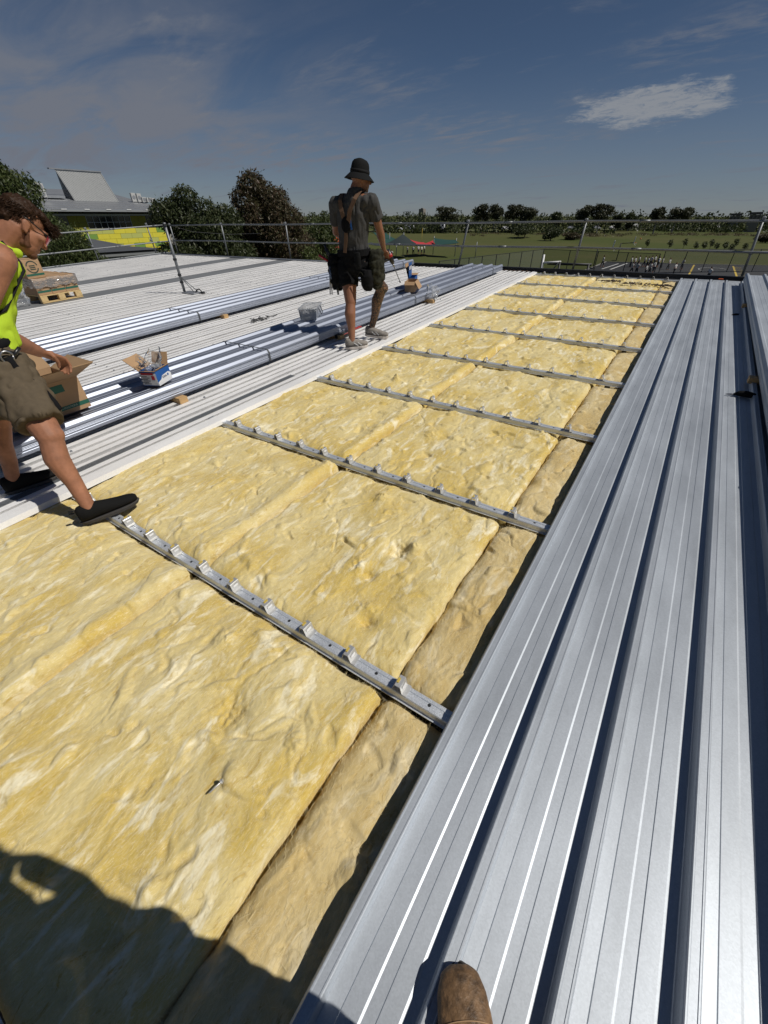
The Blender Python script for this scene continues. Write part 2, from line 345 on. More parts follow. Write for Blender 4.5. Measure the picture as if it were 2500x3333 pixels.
class MB:
    def __init__(s): s.v = []; s.f = []
    def add(s, v, f):
        n = len(s.v); s.v += [tuple(x) for x in v]; s.f += [tuple(i + n for i in q) for q in f]; return s
    def box(s, c, d, R=None):
        hx, hy, hz = d[0] / 2, d[1] / 2, d[2] / 2
        vs_ = [V(x, y, z) for z in (-hz, hz) for y in (-hy, hy) for x in (-hx, hx)]
        if R is not None: vs_ = [R @ q for q in vs_]
        c = Vector(c)
        return s.add([c + q for q in vs_], [(0, 2, 3, 1), (4, 5, 7, 6), (0, 1, 5, 4), (2, 6, 7, 3), (0, 4, 6, 2), (1, 3, 7, 5)])
    def cbox(s, c, d, b, R=None):     # chamfered box
        hx, hy, hz = d[0] / 2, d[1] / 2, d[2] / 2
        bm = bmesh.new(); bmesh.ops.create_cube(bm, size=1)
        for q in bm.verts: q.co = V(q.co.x * 2 * hx, q.co.y * 2 * hy, q.co.z * 2 * hz)
        bmesh.ops.bevel(bm, geom=list(bm.edges), offset=b, segments=1, affect='EDGES')
        bm.verts.ensure_lookup_table(); bm.verts.index_update()
        c = Vector(c); vs_ = [c + ((R @ q.co) if R is not None else q.co) for q in bm.verts]; fs = [[q.index for q in f.verts] for f in bm.faces]; bm.free()
        return s.add(vs_, fs)
    def tube(s, pts, r, n=8, caps=True, flat=None):
        pts = [Vector(p) for p in pts]; k = len(pts)
        rs = r if isinstance(r, (list, tuple)) else [r] * k
        vs_ = []; prev = None
        for i in range(k):
            d = (pts[min(i + 1, k - 1)] - pts[max(i - 1, 0)]).normalized()
            if prev is None:
                a = d.orthogonal().normalized() if flat is None else (Vector(flat) - d * Vector(flat).dot(d)).normalized()
            else:
                a = (prev - d * prev.dot(d)); a = a.normalized() if a.length > 1e-6 else d.orthogonal().normalized()
            prev = a; b = d.cross(a)
            for j in range(n):
                t = 2 * math.pi * (j + .5) / n
                vs_.append(pts[i] + (a * math.cos(t) + b * math.sin(t)) * rs[i])
        fs = [(i * n + j, i * n + (j + 1) % n, (i + 1) * n + (j + 1) % n, (i + 1) * n + j) for i in range(k - 1) for j in range(n)]
        if caps: fs += [tuple(range(n - 1, -1, -1)), tuple(range((k - 1) * n, k * n))]
        return s.add(vs_, fs)
    def ribbon(s, pts, wv, wd, th):    # flat strap: pts, width direction(s), width, thickness
        pts = [Vector(p) for p in pts]; k = len(pts); vs_ = []
        for i in range(k):
            d = (pts[min(i + 1, k - 1)] - pts[max(i - 1, 0)]).normalized()
            a = Vector(wv[i] if isinstance(wv, list) else wv); a = (a - d * a.dot(d)).normalized(); b = d.cross(a)
            for sx, sy in ((-1, -1), (1, -1), (1, 1), (-1, 1)): vs_.append(pts[i] + a * sx * wd / 2 + b * sy * th / 2)
        fs = [(i * 4 + j, i * 4 + (j + 1) % 4, (i + 1) * 4 + (j + 1) % 4, (i + 1) * 4 + j) for i in range(k - 1) for j in range(4)] + [(3, 2, 1, 0), tuple(range(4 * k - 4, 4 * k))]
        return s.add(vs_, fs)
    def prism(s, prof, a0, a1, axis='y'):   # closed profile extruded
        n = len(prof)
        def P(u, v_, t): return {'y': (u, t, v_), 'x': (t, u, v_), 'z': (u, v_, t)}[axis]
        vs_ = [P(u, q, a0) for u, q in prof] + [P(u, q, a1) for u, q in prof]
        fs = [(i, (i + 1) % n, n + (i + 1) % n, n + i) for i in range(n)] + [tuple(range(n - 1, -1, -1)), tuple(range(n, 2 * n))]
        return s.add(vs_, fs)
    def sheet(s, prof, y0, y1, ny=1, axis='y'):   # open profile swept
        n = len(prof); ys = [y0 + (y1 - y0) * i / ny for i in range(ny + 1)]
        vs_ = [((u, y, q) if axis == 'y' else (y, u, q)) for y in ys for u, q in prof]
        fs = [(j * n + i, j * n + i + 1, (j + 1) * n + i + 1, (j + 1) * n + i) for j in range(ny) for i in range(n - 1)]
        return s.add(vs_, fs)
    def lathe(s, prof, c=(0, 0, 0), n=20, sx=1, sy=1):
        c = Vector(c); k = len(prof)
        vs_ = [c + V(r * math.cos(2 * math.pi * j / n) * sx, r * math.sin(2 * math.pi * j / n) * sy, z) for r, z in prof for j in range(n)]
        return s.add(vs_, [(i * n + j, i * n + (j + 1) % n, (i + 1) * n + (j + 1) % n, (i + 1) * n + j) for i in range(k - 1) for j in range(n)])
    def poly(s, pts): return s.add(pts, [tuple(range(len(pts)))])
    def mesh(s, name='m'):
        me = bpy.data.meshes.new(name); me.from_pydata(s.v, [], s.f); me.update(); return me
    def obj(s, name, m, parent=None, smooth=False, T=None, frame=None): return link(name, s.mesh(name), m, parent, smooth, T, frame)
def np_mesh(name, verts, quads):
    me = bpy.data.meshes.new(name); nv = len(verts); nq = len(quads); k = quads.shape[1]
    me.vertices.add(nv); me.vertices.foreach_set('co', np.asarray(verts, np.float32).ravel())
    me.loops.add(nq * k); me.loops.foreach_set('vertex_index', np.asarray(quads, np.int32).ravel())
    me.polygons.add(nq); me.polygons.foreach_set('loop_start', np.arange(0, nq * k, k, dtype=np.int32)); me.polygons.foreach_set('loop_total', np.full(nq, k, np.int32))
    me.update(calc_edges=True); return me
def copy_tree(o, parent=None):
    c = o.copy(); COL.objects.link(c); c.parent = parent
    for ch in list(o.children):
        d = copy_tree(ch, c); d.matrix_local = ch.matrix_local.copy()
    return c
_perm = np.random.default_rng(11).permutation(256); _perm = np.concatenate([_perm, _perm, _perm])
_grad = np.random.default_rng(12).normal(size=(256, 2)); _grad /= np.linalg.norm(_grad, axis=1)[:, None]
def pn(x, y):                         # 2-D gradient noise, vectorised
    xi = np.floor(x).astype(int); yi = np.floor(y).astype(int); xf = x - xi; yf = y - yi
    u = xf * xf * xf * (xf * (xf * 6 - 15) + 10); v = yf * yf * yf * (yf * (yf * 6 - 15) + 10)
    def g(a, b, dx_, dy_):
        h = _grad[_perm[(_perm[a & 255] + b) & 255]]; return h[..., 0] * dx_ + h[..., 1] * dy_
    n00 = g(xi, yi, xf, yf); n10 = g(xi + 1, yi, xf - 1, yf); n01 = g(xi, yi + 1, xf, yf - 1); n11 = g(xi + 1, yi + 1, xf - 1, yf - 1)
    return (n00 * (1 - u) + n10 * u) * (1 - v) + (n01 * (1 - u) + n11 * u) * v
def fbm(x, y, o=4, g=.5):
    s = 0; a = 1.0
    for i in range(o): s = s + a * pn(x * 2 ** i + 17.3 * i, y * 2 ** i - 9.1 * i); a *= g
    return s
def polar(b, d, h=0.0):               # survey point: bearing (deg from +Y, clockwise), distance, height above ground
    a = math.radians(b); return V(CAM.x + d * math.sin(a), CAM.y + d * math.cos(a), GZ + h)
def text_mesh(s, size, ext=.0006):
    cu = bpy.data.curves.new('t', 'FONT'); cu.body = s; cu.size = size; cu.align_x = 'CENTER'; cu.align_y = 'CENTER'; cu.extrude = ext
    o = bpy.data.objects.new('t', cu); COL.objects.link(o); bpy.context.view_layer.update()
    me = bpy.data.meshes.new_from_object(o.evaluated_get(bpy.context.evaluated_depsgraph_get())); bpy.data.objects.remove(o); me.materials.clear(); return me

# ------------------------------------------------------------------ ground and surroundings as structure
def ground():
    xs = np.concatenate([np.linspace(-2600, -320, 18), np.linspace(-300, 160, 116), np.linspace(180, 2600, 18)])
    ys = np.concatenate([np.linspace(-900, -60, 10), np.linspace(-40, 420, 116), np.linspace(440, 3400, 18)])
    X, Y = np.meshgrid(xs, ys)
    Z = 0.9 * np.exp(-(((X + 66) / 34) ** 2 + ((Y - 196) / 12) ** 2)) + 0.5 * np.exp(-(((X + 20) / 60) ** 2 + ((Y - 235) / 16) ** 2))
    Z += 0.18 * fbm(X / 40, Y / 40, 3) * np.clip((Y - 108) / 30, 0, 1)
    v = np.stack([X, Y, Z + GZ], -1).reshape(-1, 3); nx = len(xs); ny = len(ys)
    i, j = np.meshgrid(np.arange(nx - 1), np.arange(ny - 1)); a = (j * nx + i).ravel()
    o = link('ground', np_mesh('ground', v, np.stack([a, a + 1, a + nx + 1, a + nx], -1)), 'grass', smooth=True); o['kind'] = 'structure'
ground()
def flat(name, pts, z, m, kind='structure', parent=None):
    o = MB().poly([(x, y, GZ + z) for x, y in pts]).obj(name, m, parent)
    if kind and parent is None: o['kind'] = kind
    return o
court = flat('sports_court', [(-14.6, 40), (90, 40), (90, 111), (30, 107.5), (10.5, 105.3), (-2, 100.5), (-14.4, 97.6)], .008, 'asphalt')
flat('court_line', [(-10.9, 97.2), (-10.6, 97.2), (-11.3, 84), (-11.6, 84)], .014, 'paint_white', None, court)
flat('court_line', [(-12.1, 95.6), (-11.85, 95.6), (-12.6, 84), (-12.85, 84)], .014, 'paint_white', None, court)
flat('court_line', [(-.45, 100.4), (-.2, 100.4), (-.25, 80), (-.5, 80)], .014, 'paint_yellow', None, court)
flat('court_line', [(5.3, 101.5), (5.55, 101.5), (5.65, 80), (5.4, 80)], .014, 'paint_yellow', None, court)
for k in range(6): flat('court_line', [(5.58, 86 + k * 2.6), (6.5, 86 + k * 2.6), (6.5, 86.22 + k * 2.6), (5.58, 86.22 + k * 2.6)], .0145, 'paint_yellow', None, court)
arc = [(2.6 + 2.1 * math.cos(t), 93 + 3.6 * math.sin(t)) for t in np.linspace(.6, 3.9, 24)]
m_ = MB()
for (a, b), (c, d) in zip(arc[:-1], arc[1:]):
    m_.poly([(a, b, GZ + .0145), (c, d, GZ + .0145), (2.6 + (c - 2.6) * .95, 93 + (d - 93) * .95, GZ + .0145), (2.6 + (a - 2.6) * .95, 93 + (b - 93) * .95, GZ + .0145)])
m_.obj('court_arc', 'paint_white', court)
kerb = MB()
kp = [(-14.6, 60), (-14.5, 97.8), (-2, 100.7), (10.5, 105.5), (30, 107.7), (90, 111.2)]
for (a, b), (c, d) in zip(kp[:-1], kp[1:]):
    ang = math.atan2(d - b, c - a); kerb.box(((a + c) / 2, (b + d) / 2, GZ + .05), (math.hypot(c - a, d - b) + .05, .18, .12), Matrix.Rotation(ang, 3, 'Z'))
kerb.obj('court_kerb', 'concrete', court)
# the far road behind the trees
rd = [polar(-60, 300), polar(-45, 262), polar(-27, 262), polar(-12, 300), polar(0, 372), polar(12, 480)]
m_ = MB()
for a, b in zip(rd[:-1], rd[1:]):
    n = (b - a).cross(V(0, 0, 1)).normalized() * 5.5
    m_.poly([a - n + V(0, 0, .55), b - n + V(0, 0, .55), b + n + V(0, 0, .8), a + n + V(0, 0, .8)])
ro = m_.obj('road', 'road'); ro['kind'] = 'structure'

# ------------------------------------------------------------------ the building and its roof
S = 1.2162; U = 0.7 / 3.0
XL, XR = -16.75, 4.4; YN, YF = -4.0, 9.86
bld = empty('school_building', 'low building whose ribbed white roof is being stripped and insulated', 'building')
wall = MB(); H = 5.75
wall.box(((XL + XR) / 2, YF - .12, -H / 2 - .32), (XR - XL - .3, .2, H - .1)); wall.box((XL + .2, (YN + YF) / 2, -H / 2 - .32), (.2, YF - YN - .5, H - .1))
wall.box((XR - .2, (YN + YF) / 2, -H / 2 - .32), (.2, YF - YN - .5, H - .1)); wall.box(((XL + XR) / 2, YN + .15, -H / 2 - .32), (XR - XL - .3, .2, H - .1))
wall.obj('wall', 'concrete', bld)
MB().box(((XL + XR) / 2, (YN + YF) / 2, -.25), (XR - XL - .1, YF - YN - .1, .14)).obj('roof_deck', 'deck', bld)
def corr(x0, x1, pitch=.1, w_=.040, d=.034):
    """flat pans parted by narrow hollow seams: every seam opens into a made-up channel under the pan on its left, shaped to keep the seam dark"""
    n = int(round((x1 - x0) / pitch)); out = []
    for i in range(n):
        b = x0 + i * pitch; e = b + pitch
        r_ = .0125 + (.006 if i % 3 == 1 else 0.0)
        out += [(b, .0125), (b + .003, r_), (e - w_ - .0012, r_), (e - w_, r_ - .0004), (e - w_ - .0012, r_ - .0008), (e - w_ - .030, r_ - .0008), (e - w_ - .030, .0125 - d), (e - .0003, .0125 - d)]  # invented channel holds shade so each seam shows as a dark line
    return out + [(x1, .0125)]
# white ribbed panels, each about 0.8 m wide, lapped; the two grey runs are dull translucent panels
x = -2.52; strips = [(-10.6, -9.9), (-12.8, -12.0)]; edges = [-2.52]
spans = []
for a, b in ((-9.9, -2.52), (-12.0, -10.6), (XL, -12.8)):
    n = max(1, int(round((b - a) / .8))); wd_ = (b - a) / n
    spans += [(b - (i + 1) * wd_, b - i * wd_, 'old_roof') for i in range(n)]
for i, (a, b, m) in enumerate(spans):
    k = round((b - a) / .1); MB().sheet(corr(a, b, (b - a) / k), YN, YF - .02).obj('roof_panel', m, bld, False, Matrix.Translation((0, 0, .0012 * (i % 2))))
for a, b in strips:
    k = round((b - a) / .1); MB().sheet([(a, .004), (b, .004)], YN, YF - .02).obj('translucent_panel', 'skylight', bld, False, Matrix.Translation((0, 0, .004)))
# screw heads in rows along the fixing lines
sc = MB(); rr = random.Random(3)
for yy in np.arange(YN + .6, YF, 1.216):
    for xx in np.arange(XL + .25, -3.0, .2):
        if any(a < xx < b for a, b in strips) or rr.random() < .35: continue
        xx += rr.uniform(-.02, .02); zt = .0125
        sc.lathe([(.0001, .010), (.008, .008), (.009, .0), (.013, -.002)], (xx, yy + rr.uniform(-.02, .02), zt + .002), 6)
o = sc.obj('roof_screws', 'flashing', bld); o['kind'] = 'stuff'
# white lap edge along the stripped bay, and rusty old sheet ends at the far edge
MB().prism([(-2.60, .0185), (-2.515, .0175), (-2.507, -.018), (-2.511, -.018), (-2.519, .0145), (-2.60, .0155)], YN, YF - .05).obj('lap_flashing', 'old_roof', bld)
mat('rust', (.16, .085, .05), .9, noise=(30, .5))
re_ = MB()
for k in range(9):
    xx = -2.75 - k * .1
    re_.tube([(xx - .04, YF - .02, .0), (xx - .02, YF - .01, .022), (xx + .012, YF - .005, .026), (xx + .04, YF - .02, .002)], .006, 5)
re_.obj('rusty_sheet_ends', 'rust', bld)
# gutter and dark edge rail on the far side, barge on the left
MB().prism([(YF - .02, -.03), (YF + .14, -.03), (YF + .14, -.16), (YF - .02, -.16)], XL, XR, 'x').obj('gutter', 'flashing', bld)
MB().prism([(XL - .16, -.06), (XL + .02, -.06), (XL + .02, .028), (XL - .16, .028)], YN, YF).obj('barge_cap', 'flashing', bld)
MB().prism([(YF - .06, .02), (YF + .1, .015), (YF + .1, .032), (YF - .06, .037)], XL, -5.9, 'x').obj('edge_cap', 'flashing', bld)

# ------------------------------------------------------------------ insulation batts
def batt(name, label, x0, x1, y0, y1, nx, ny, m, seed, marks=(), lip=0.0, zoff=0.0, ripple=1.0, group=None, fib=0):
    cx, cy = (x0 + x1) / 2, (y0 + y1) / 2
    u = np.linspace(0, 1, nx); v = np.linspace(0, 1, ny); Ug, Vg = np.meshgrid(u, v)
    X = x0 + (x1 - x0) * Ug; Y = y0 + (y1 - y0) * Vg
    s = seed * 7.77
    ex = .014 * fbm(Y * 5 + s, Y * 0 + s, 4); ey = .016 * fbm(X * 6 + s, X * 0 - s, 4)
    X = X + ex * (np.abs(Ug - .5) * 2) ** 4; Y = Y + ey * (np.abs(Vg - .5) * 2) ** 4
    dxl = Ug * (x1 - x0); dxr = (1 - Ug) * (x1 - x0); dy0 = Vg * (y1 - y0); dy1 = (1 - Vg) * (y1 - y0)
    wx = X + .06 * fbm(X * 4 + s, Y * 4, 3); wy = Y + .06 * fbm(X * 4 - s, Y * 4 + 5, 3)
    Z = -.022 + zoff + .027 * fbm(wx * 2.8 + s, wy * 1.8, 2)
    Z += ripple * .0060 * fbm(wx * 10 + s, wy * 3.8, 3) + .0034 * fbm(wx * 22 - s, wy * 12, 3, .5) + .0016 * fbm(wx * 52, wy * 30 - s, 4, .6)
    tuft = np.clip(fbm(wx * 7 - s, wy * 7 + s, 2) - .30, 0, 1); Z += .05 * tuft
    pit = np.clip(fbm(wx * 9 + 3 * s, wy * 8 - s, 2) - .38, 0, 1); Z -= .05 * pit
    fold = fbm(wx * 3.1 + 2 * s, wy * 2.1 - s, 2); Z -= .006 * np.exp(-(fold / .05) ** 2) * (fbm(wx * 2 + s, wy * 2, 1) > .05)
    Z -= .045 * np.exp(-dy0 / .028) + .045 * np.exp(-dy1 / .028)
    Z -= .046 * np.exp(-dxl / .022) + .030 * np.exp(-dxr / .014)
    Z += lip * np.exp(-((dxr - .05) / .05) ** 2)
    for (mx_, my_, r_, a_) in marks:
        dd = ((X - mx_) ** 2 + (Y - my_) ** 2) / r_ ** 2; Z += a_ * np.exp(-dd) * (1 + .6 * fbm(X * 40, Y * 40, 2))
    verts = np.stack([X - cx, Y - cy, Z], -1).reshape(-1, 3)
    i, j = np.meshgrid(np.arange(nx - 1), np.arange(ny - 1)); a = (j * nx + i).ravel(); quads = [np.stack([a, a + 1, a + nx + 1, a + nx], -1)]
    ring = np.concatenate([np.arange(nx), np.arange(2 * nx - 1, nx * ny, nx), np.arange(nx * ny - 2, nx * (ny - 1) - 1, -1), np.arange(nx * (ny - 2), 0, -nx)])
    low = verts[ring].copy(); low[:, 2] = -.165; n0 = len(verts); verts = np.concatenate([verts, low]); k = len(ring)
    r0 = ring; r1 = np.roll(ring, -1); q0 = n0 + np.arange(k); q1 = n0 + np.roll(np.arange(k), -1)
    quads.append(np.stack([r1, r0, q0, q1], -1))
    o = link(name, np_mesh(name, verts, np.concatenate(quads)), m, None, True, Matrix.Translation((cx, cy, 0)), 'roof')
    if fib:                               # loose glass fibres lying and standing on the surface
        q = np.random.default_rng(int(seed) + 5); top = verts[:nx * ny]; P0 = top[q.integers(0, nx * ny, fib)] + np.stack([q.normal(0, .002, fib), q.normal(0, .002, fib), q.uniform(-.001, .0015, fib)], -1)
        an = q.normal(math.pi / 2, .75, fib); ln = q.uniform(.008, .034, fib); cv_ = q.normal(0, 1.0, fib); lift = q.uniform(-.04, .22, fib); P_ = [P0]
        for k in range(3):
            a2 = an + cv_ * (k - 1) * .5; P_.append(P_[-1] + np.stack([np.cos(a2), np.sin(a2), lift * (1 - .5 * k)], -1) * (ln / 3)[:, None])
        P_ = np.stack(P_, 1); sd = np.stack([-np.sin(an), np.cos(an), q.normal(0, .5, fib)], -1) * q.uniform(.00014, .00032, fib)[:, None]
        vv = np.stack([P_ - sd[:, None], P_ + sd[:, None]], 2).reshape(-1, 3); b0 = (np.arange(fib) * 8)[:, None]; qd = np.concatenate([b0 + np.array([[2 * k, 2 * k + 1, 2 * k + 3, 2 * k + 2]]) for k in range(3)], 0)
        link('loose_fibres', np_mesh('fibres', vv, qd), 'fibre', o)['kind'] = 'stuff'
    return set_props(o, label, 'insulation', group or 'insulation batts laid between the rails')
mat('fibre', (.74, .63, .36), .9, spec=.1)
ORD = ['first', 'second', 'third', 'fourth', 'fifth', 'sixth', 'seventh', 'eighth', 'ninth', 'tenth']
bay_marks = {(0, 'm'): [(-.42, .66, .05, -.05), (-.35, .71, .03, .035), (-.45, .43, .035, -.03), (-.52, .45, .05, .025), (-.30, .20, .035, -.035), (-.33, .25, .05, .02), (-.75, 1.0, .04, .03)],
             (1, 'm'): [(-.45, 1.25, .03, .03), (-.15, 2.3, .06, .03), (-.9, 1.9, .06, .02)], (2, 'l'): [(-1.75, 2.75, .035, .06), (-2.1, 3.2, .05, .03)], (1, 'l'): [(-2.05, 1.33, .03, -.03), (-1.95, 1.4, .03, .03)],
             (-1, 'm'): [(-.48, -.40, .07, -.02), (-.20, -.36, .05, .02), (-.75, -.2, .05, .02)]}
for b in range(-1, 8):
    y0 = b * S + .030; y1 = (b + 1) * S - .030
    if b == -1: y0 = -1.19
    if b == 7: y1 = 9.78
    n = {-1: 300, 0: 300, 1: 230, 2: 180, 3: 140}.get(b, 100)
    if b == -1: side = 'nearest bay'
    else: side = '%s bay from the front' % ORD[b + 1]
    jit = .012 * math.sin(b * 2.3); fb = {-1: 15000, 0: 13000, 1: 8000, 2: 4000}.get(b, 0)
    batt('insulation_batt', 'yellow glass wool batt on the left of the ' + side, -2.56, -1.245 + jit, y0, y1, n, n, 'wool_yellow', 3 + b, bay_marks.get((b, 'l'), ()), .020, .006, fib=fb)
    batt('insulation_batt', 'yellow glass wool batt in the middle of the ' + side, -1.235 + jit, -.052 + jit, y0, y1, n, n, 'wool_yellow', 43 + b, bay_marks.get((b, 'm'), ()), 0.0, 0.0, fib=fb)
    batt('insulation_batt', 'tan offcut strip of batt along the metal sheet in the ' + side, -.044 + jit, .50, y0, y1, n // 2, n, 'wool_tan', 83 + b, (), 0.0, -.004, .7, fib=fb // 2)
# crumbs and dark debris left on the farthest batts
for k, (dx_, dy_, s_) in enumerate(((-.45, 9.1, 1.0), (-.95, 9.25, .7), (-.0, 9.05, .5))):
    m_ = MB(); q = random.Random(k)
    for i in range(46):
        a = q.uniform(0, 6.3); r = q.random() ** .7 * .22 * s_
        c = V(r * math.cos(a) * 1.5, r * math.sin(a) * .6, q.uniform(0, .02)); m_.box(c, (q.uniform(.01, .05), q.uniform(.01, .03), q.uniform(.006, .02)), Matrix.Rotation(q.uniform(0, 3), 3, 'Z'))
    o = m_.obj('torn_debris', 'bark', None, False, Matrix.Translation((dx_, dy_, -.005)), 'roof')
    set_props(o, ['dark torn debris heap on the farthest middle batt', 'smaller scatter of dark debris left of the heap on the farthest batts', 'little dark crumbs on the farthest tan strip'][k], 'debris', 'debris on the farthest insulation')

# ------------------------------------------------------------------ spacer rails with sheet clips
clip_mb = MB(); hw = .024
pr = [(-.026, .001), (-.0145, .041), (-.0125, .0435), (.0085, .0435), (.0105, .041), (.0185, .004), (.036, .003)]
pr2 = [(a * .93 - .0005, b - .0018) for a, b in pr]; pr2[-1] = (.036, .0012)
clip_mb.prism(pr + pr2[::-1], -hw, hw)
clip_me = clip_mb.mesh('clip'); clip_me.materials.append(MATS['clip_steel'])
slot_mb = MB(); Rr = Matrix.Rotation(math.radians(77), 3, 'Y')
slot_mb.cbox((.0165, 0, .027), (.010, .026, .002), .0008, Rr); slot_me = slot_mb.mesh('slot'); slot_me.materials.append(MATS['box_white'])
tab_me = MB().box((-.008, 0, .0455), (.008, .020, .004)).mesh('tab'); tab_me.materials.append(MATS['paint_yellow'])
hole_me = MB().lathe([(.0001, .0009), (.006, .0009), (.0065, 0)], (0, 0, 0), 12).mesh('hole'); hole_me.materials.append(MATS['dark_steel'])
crng = random.Random(21)
for k in range(-1, 9):
    y = k * S
    if k == -1: lab = 'galvanised spacer rail at the very bottom left corner'
    else: lab = '%s galvanised spacer rail from the front%s' % (ORD[k], ', pressed by the black shoe' if k == 0 else (', beside the rusty far roof edge' if k == 8 else ', with steel clips'))
    xs = -2.75; r = empty('spacer_rail', lab, 'rail', (0, y, 0), 0, 'roof', 'spacer rails across the stripped roof')
    prof = [(-.027, -.030), (-.024, -.004), (-.021, 0), (-.008, 0), (-.006, -.003), (.006, -.003), (.008, 0), (.021, 0), (.024, -.004), (.027, -.030), (.035, -.031), (.035, -.034), (.024, -.034), (.021, -.006), (-.021, -.006), (-.024, -.034), (-.035, -.034), (-.035, -.031)]
    MB().prism([(a, b) for a, b in prof], xs, .62, 'x').obj('bar', 'rail_steel', r)
    for i in range(12):
        X = (i - 10) * U
        if X < -2.48: continue
        if X > .1: continue
        if k == 0 and abs(X + 2.1) < .01: pass
        c = link('clip', clip_me, None, r, False, Matrix.Translation((X + crng.uniform(-.003, .003), crng.uniform(-.002, .002), 0)) @ Matrix.Rotation(crng.uniform(-.07, .07), 4, 'Z') @ Matrix.Rotation(crng.uniform(-.05, .05), 4, 'Y'))
        link('slot', slot_me, None, c); 
        if k < 4: link('tab', tab_me, None, c)
        if k < 3: link('hole', hole_me, None, r, False, Matrix.Translation((X + .125, 0, -.0028)))
    for X in (-2.3, -1.43, -.62, .05):
        MB().cbox((X + .05 * math.sin(k * 3 + X), 0, -.10), (.045, .05, .13), .003).obj('bracket', 'dark_steel', r)

# ------------------------------------------------------------------ long metal sheets
def klip(n, x0=0.0, left=True):
    """three-pan sheet profile, ribs every U; x0 is the first rib centre"""
    P_ = []
    rib = [(-.0235, .001), (-.0215, .004), (-.0205, .012), (-.0165, .030), (-.0185, .033), (-.0160, .0400), (-.0135, .0420), (-.010, .0420), (-.0085, .0405), (.0085, .0405), (.010, .0420), (.0135, .0420), (.0160, .0400), (.0185, .033), (.0165, .030), (.0205, .012), (.0215, .004), (.0235, .001)]
    for k in range(n + 1):
        c = x0 + k * U
        P_ += [(c + a, b) for a, b in (rib if (k > 0 or not left) else [(-.0265, -.006), (-.024, -.004)] + rib[2:])]
        if k < n:
            a = c + .0235; Lp = U - .047
            for t, h in ((.185, 0), (.197, .0024), (.42, .0024), (.452, 0), (.60, 0), (.612, .0024), (.835, .0024), (.867, 0)): P_.append((a + t * Lp, h))
    return P_
def sheet_thing(name, label, x0, n, y0, y1, group, z=.003, dz=0.0):
    t = empty(name, label, 'metal sheet', (x0, 0, z), 0, 'roof', group)
    P_ = klip(n); MB().sheet(P_, y0, y1, 1).obj('ribbed_sheet', 'zincalume', t, False)
    for k in range(n):                    # pan ends turned up at the top of the slope
        a, b = k * U + .026, (k + 1) * U - .026
        m = MB(); m.add([(a, y1 - .002, .0012), (b, y1 - .002, .0012), (b - .004, y1 + .028, .030), (a + .004, y1 + .028, .030), (a, y1 - .05, .0014), (b, y1 - .05, .0014)], [(0, 1, 2, 3), (4, 5, 1, 0)])
        m.obj('turned_up_pan_end', 'zincalume', t)
    return t
sheet_thing('laid_roof_sheet', 'new ribbed metal sheet laid along the right edge of the insulation', U, 3, -3.2, 9.72, 'new metal sheets laid on the right')
sheet_thing('laid_roof_sheet', 'new ribbed metal sheet lying partly in shade beneath the bundle on the right', 4 * U + .001, 3, -3.2, 9.70, 'new metal sheets laid on the right', .0045)
sheet_thing('laid_roof_sheet', 'new ribbed metal sheet farthest right, beneath the bundle at the picture edge', 7 * U + .002, 3, -3.2, 9.70, 'new metal sheets laid on the right', .006)

def wide_rib(n):
    P_ = []
    for k in range(n + 1):
        c = k * U
        P_ += [(c + a, b) for a, b in ((-.034, .001), (-.031, .003), (-.0140, .0255), (-.012, .0270), (.012, .0270), (.0140, .0255), (.031, .003), (.034, .001))]
        if k < n: P_ += [(c + t, h) for t, h in ((.088, .001), (.0905, .0030), (.0945, .0030), (.097, .001), (.136, .001), (.1385, .0030), (.1425, .0030), (.145, .001))]
    return P_
def bundle(name, label, x0, y0, y1, n, zb, mat_, straps, group, jit=.004, seed=1, rz=0.0):
    t = empty(name, label, 'sheet bundle', (x0, 0, 0), rz, 'roof', group)
    P_ = wide_rib(3)
    P_ = [(-.037, -.012)] + P_ + [(3 * U + .037, -.012)]
    me = MB().sheet(P_, y0, y1, 1).mesh('bundled_sheet'); me.materials.append(MATS[mat_])
    core = [q_ for q_ in P_ if -.0125 < q_[0] < 3 * U + .0125]
    me2 = MB().sheet([(-.025, -.018), (-.028, .006), (-.014, .0255)] + core + [(3 * U + .014, .0255), (3 * U + .028, .006), (3 * U + .025, -.018)], y0, y1, 1).mesh('bundled_sheet'); me2.materials.append(MATS[mat_])
    q = random.Random(seed)
    for k in range(n):
        j = q.uniform(-jit, jit); e = q.uniform(-.03, .03)
        link('bundled_sheet', me if k == n - 1 else me2, None, t, False, Matrix.Translation((j, e if k < n - 1 else 0, zb + .014 + k * .0088)))
    zt = zb + .014 + (n - 1) * .0088
    for k, ys in enumerate(straps):
        pts = [(-.042, ys, zb - .004), (-.039, ys, zt + .004), (-.018, ys, zt + .0300)]
        for i in range(4):
            c = i * U; pts += [(c - .015, ys, zt + .0300), (c + .015, ys, zt + .0300)]
        pts += [(3 * U + .018, ys, zt + .0300), (3 * U + .039, ys, zt + .004), (3 * U + .042, ys, zb - .004), (3 * U, ys, zb - .006), (0, ys, zb - .006), (-.042, ys, zb - .004)]
        MB().ribbon(pts, V(0, 1, 0), .019, .0012).obj('strap', 'strap_band', t)
    return t
bundle('sheet_bundle', 'strapped bundle of shiny metal sheets nearest the workers, boxes on top', -3.92, -3.6, 9.45, 9, .072, 'zinc_bundle', (-.6, 2.42, 5.62, 8.9), 'strapped bundles of new sheets', .003, 2)
bundle('sheet_bundle', 'strapped bundle of shiny metal sheets farther left, across the old white roof', -6.34, -3.6, 9.7, 9, .072, 'zinc_bundle', (-.4, 3.30, 6.6, 9.2), 'strapped bundles of new sheets', .003, 5)
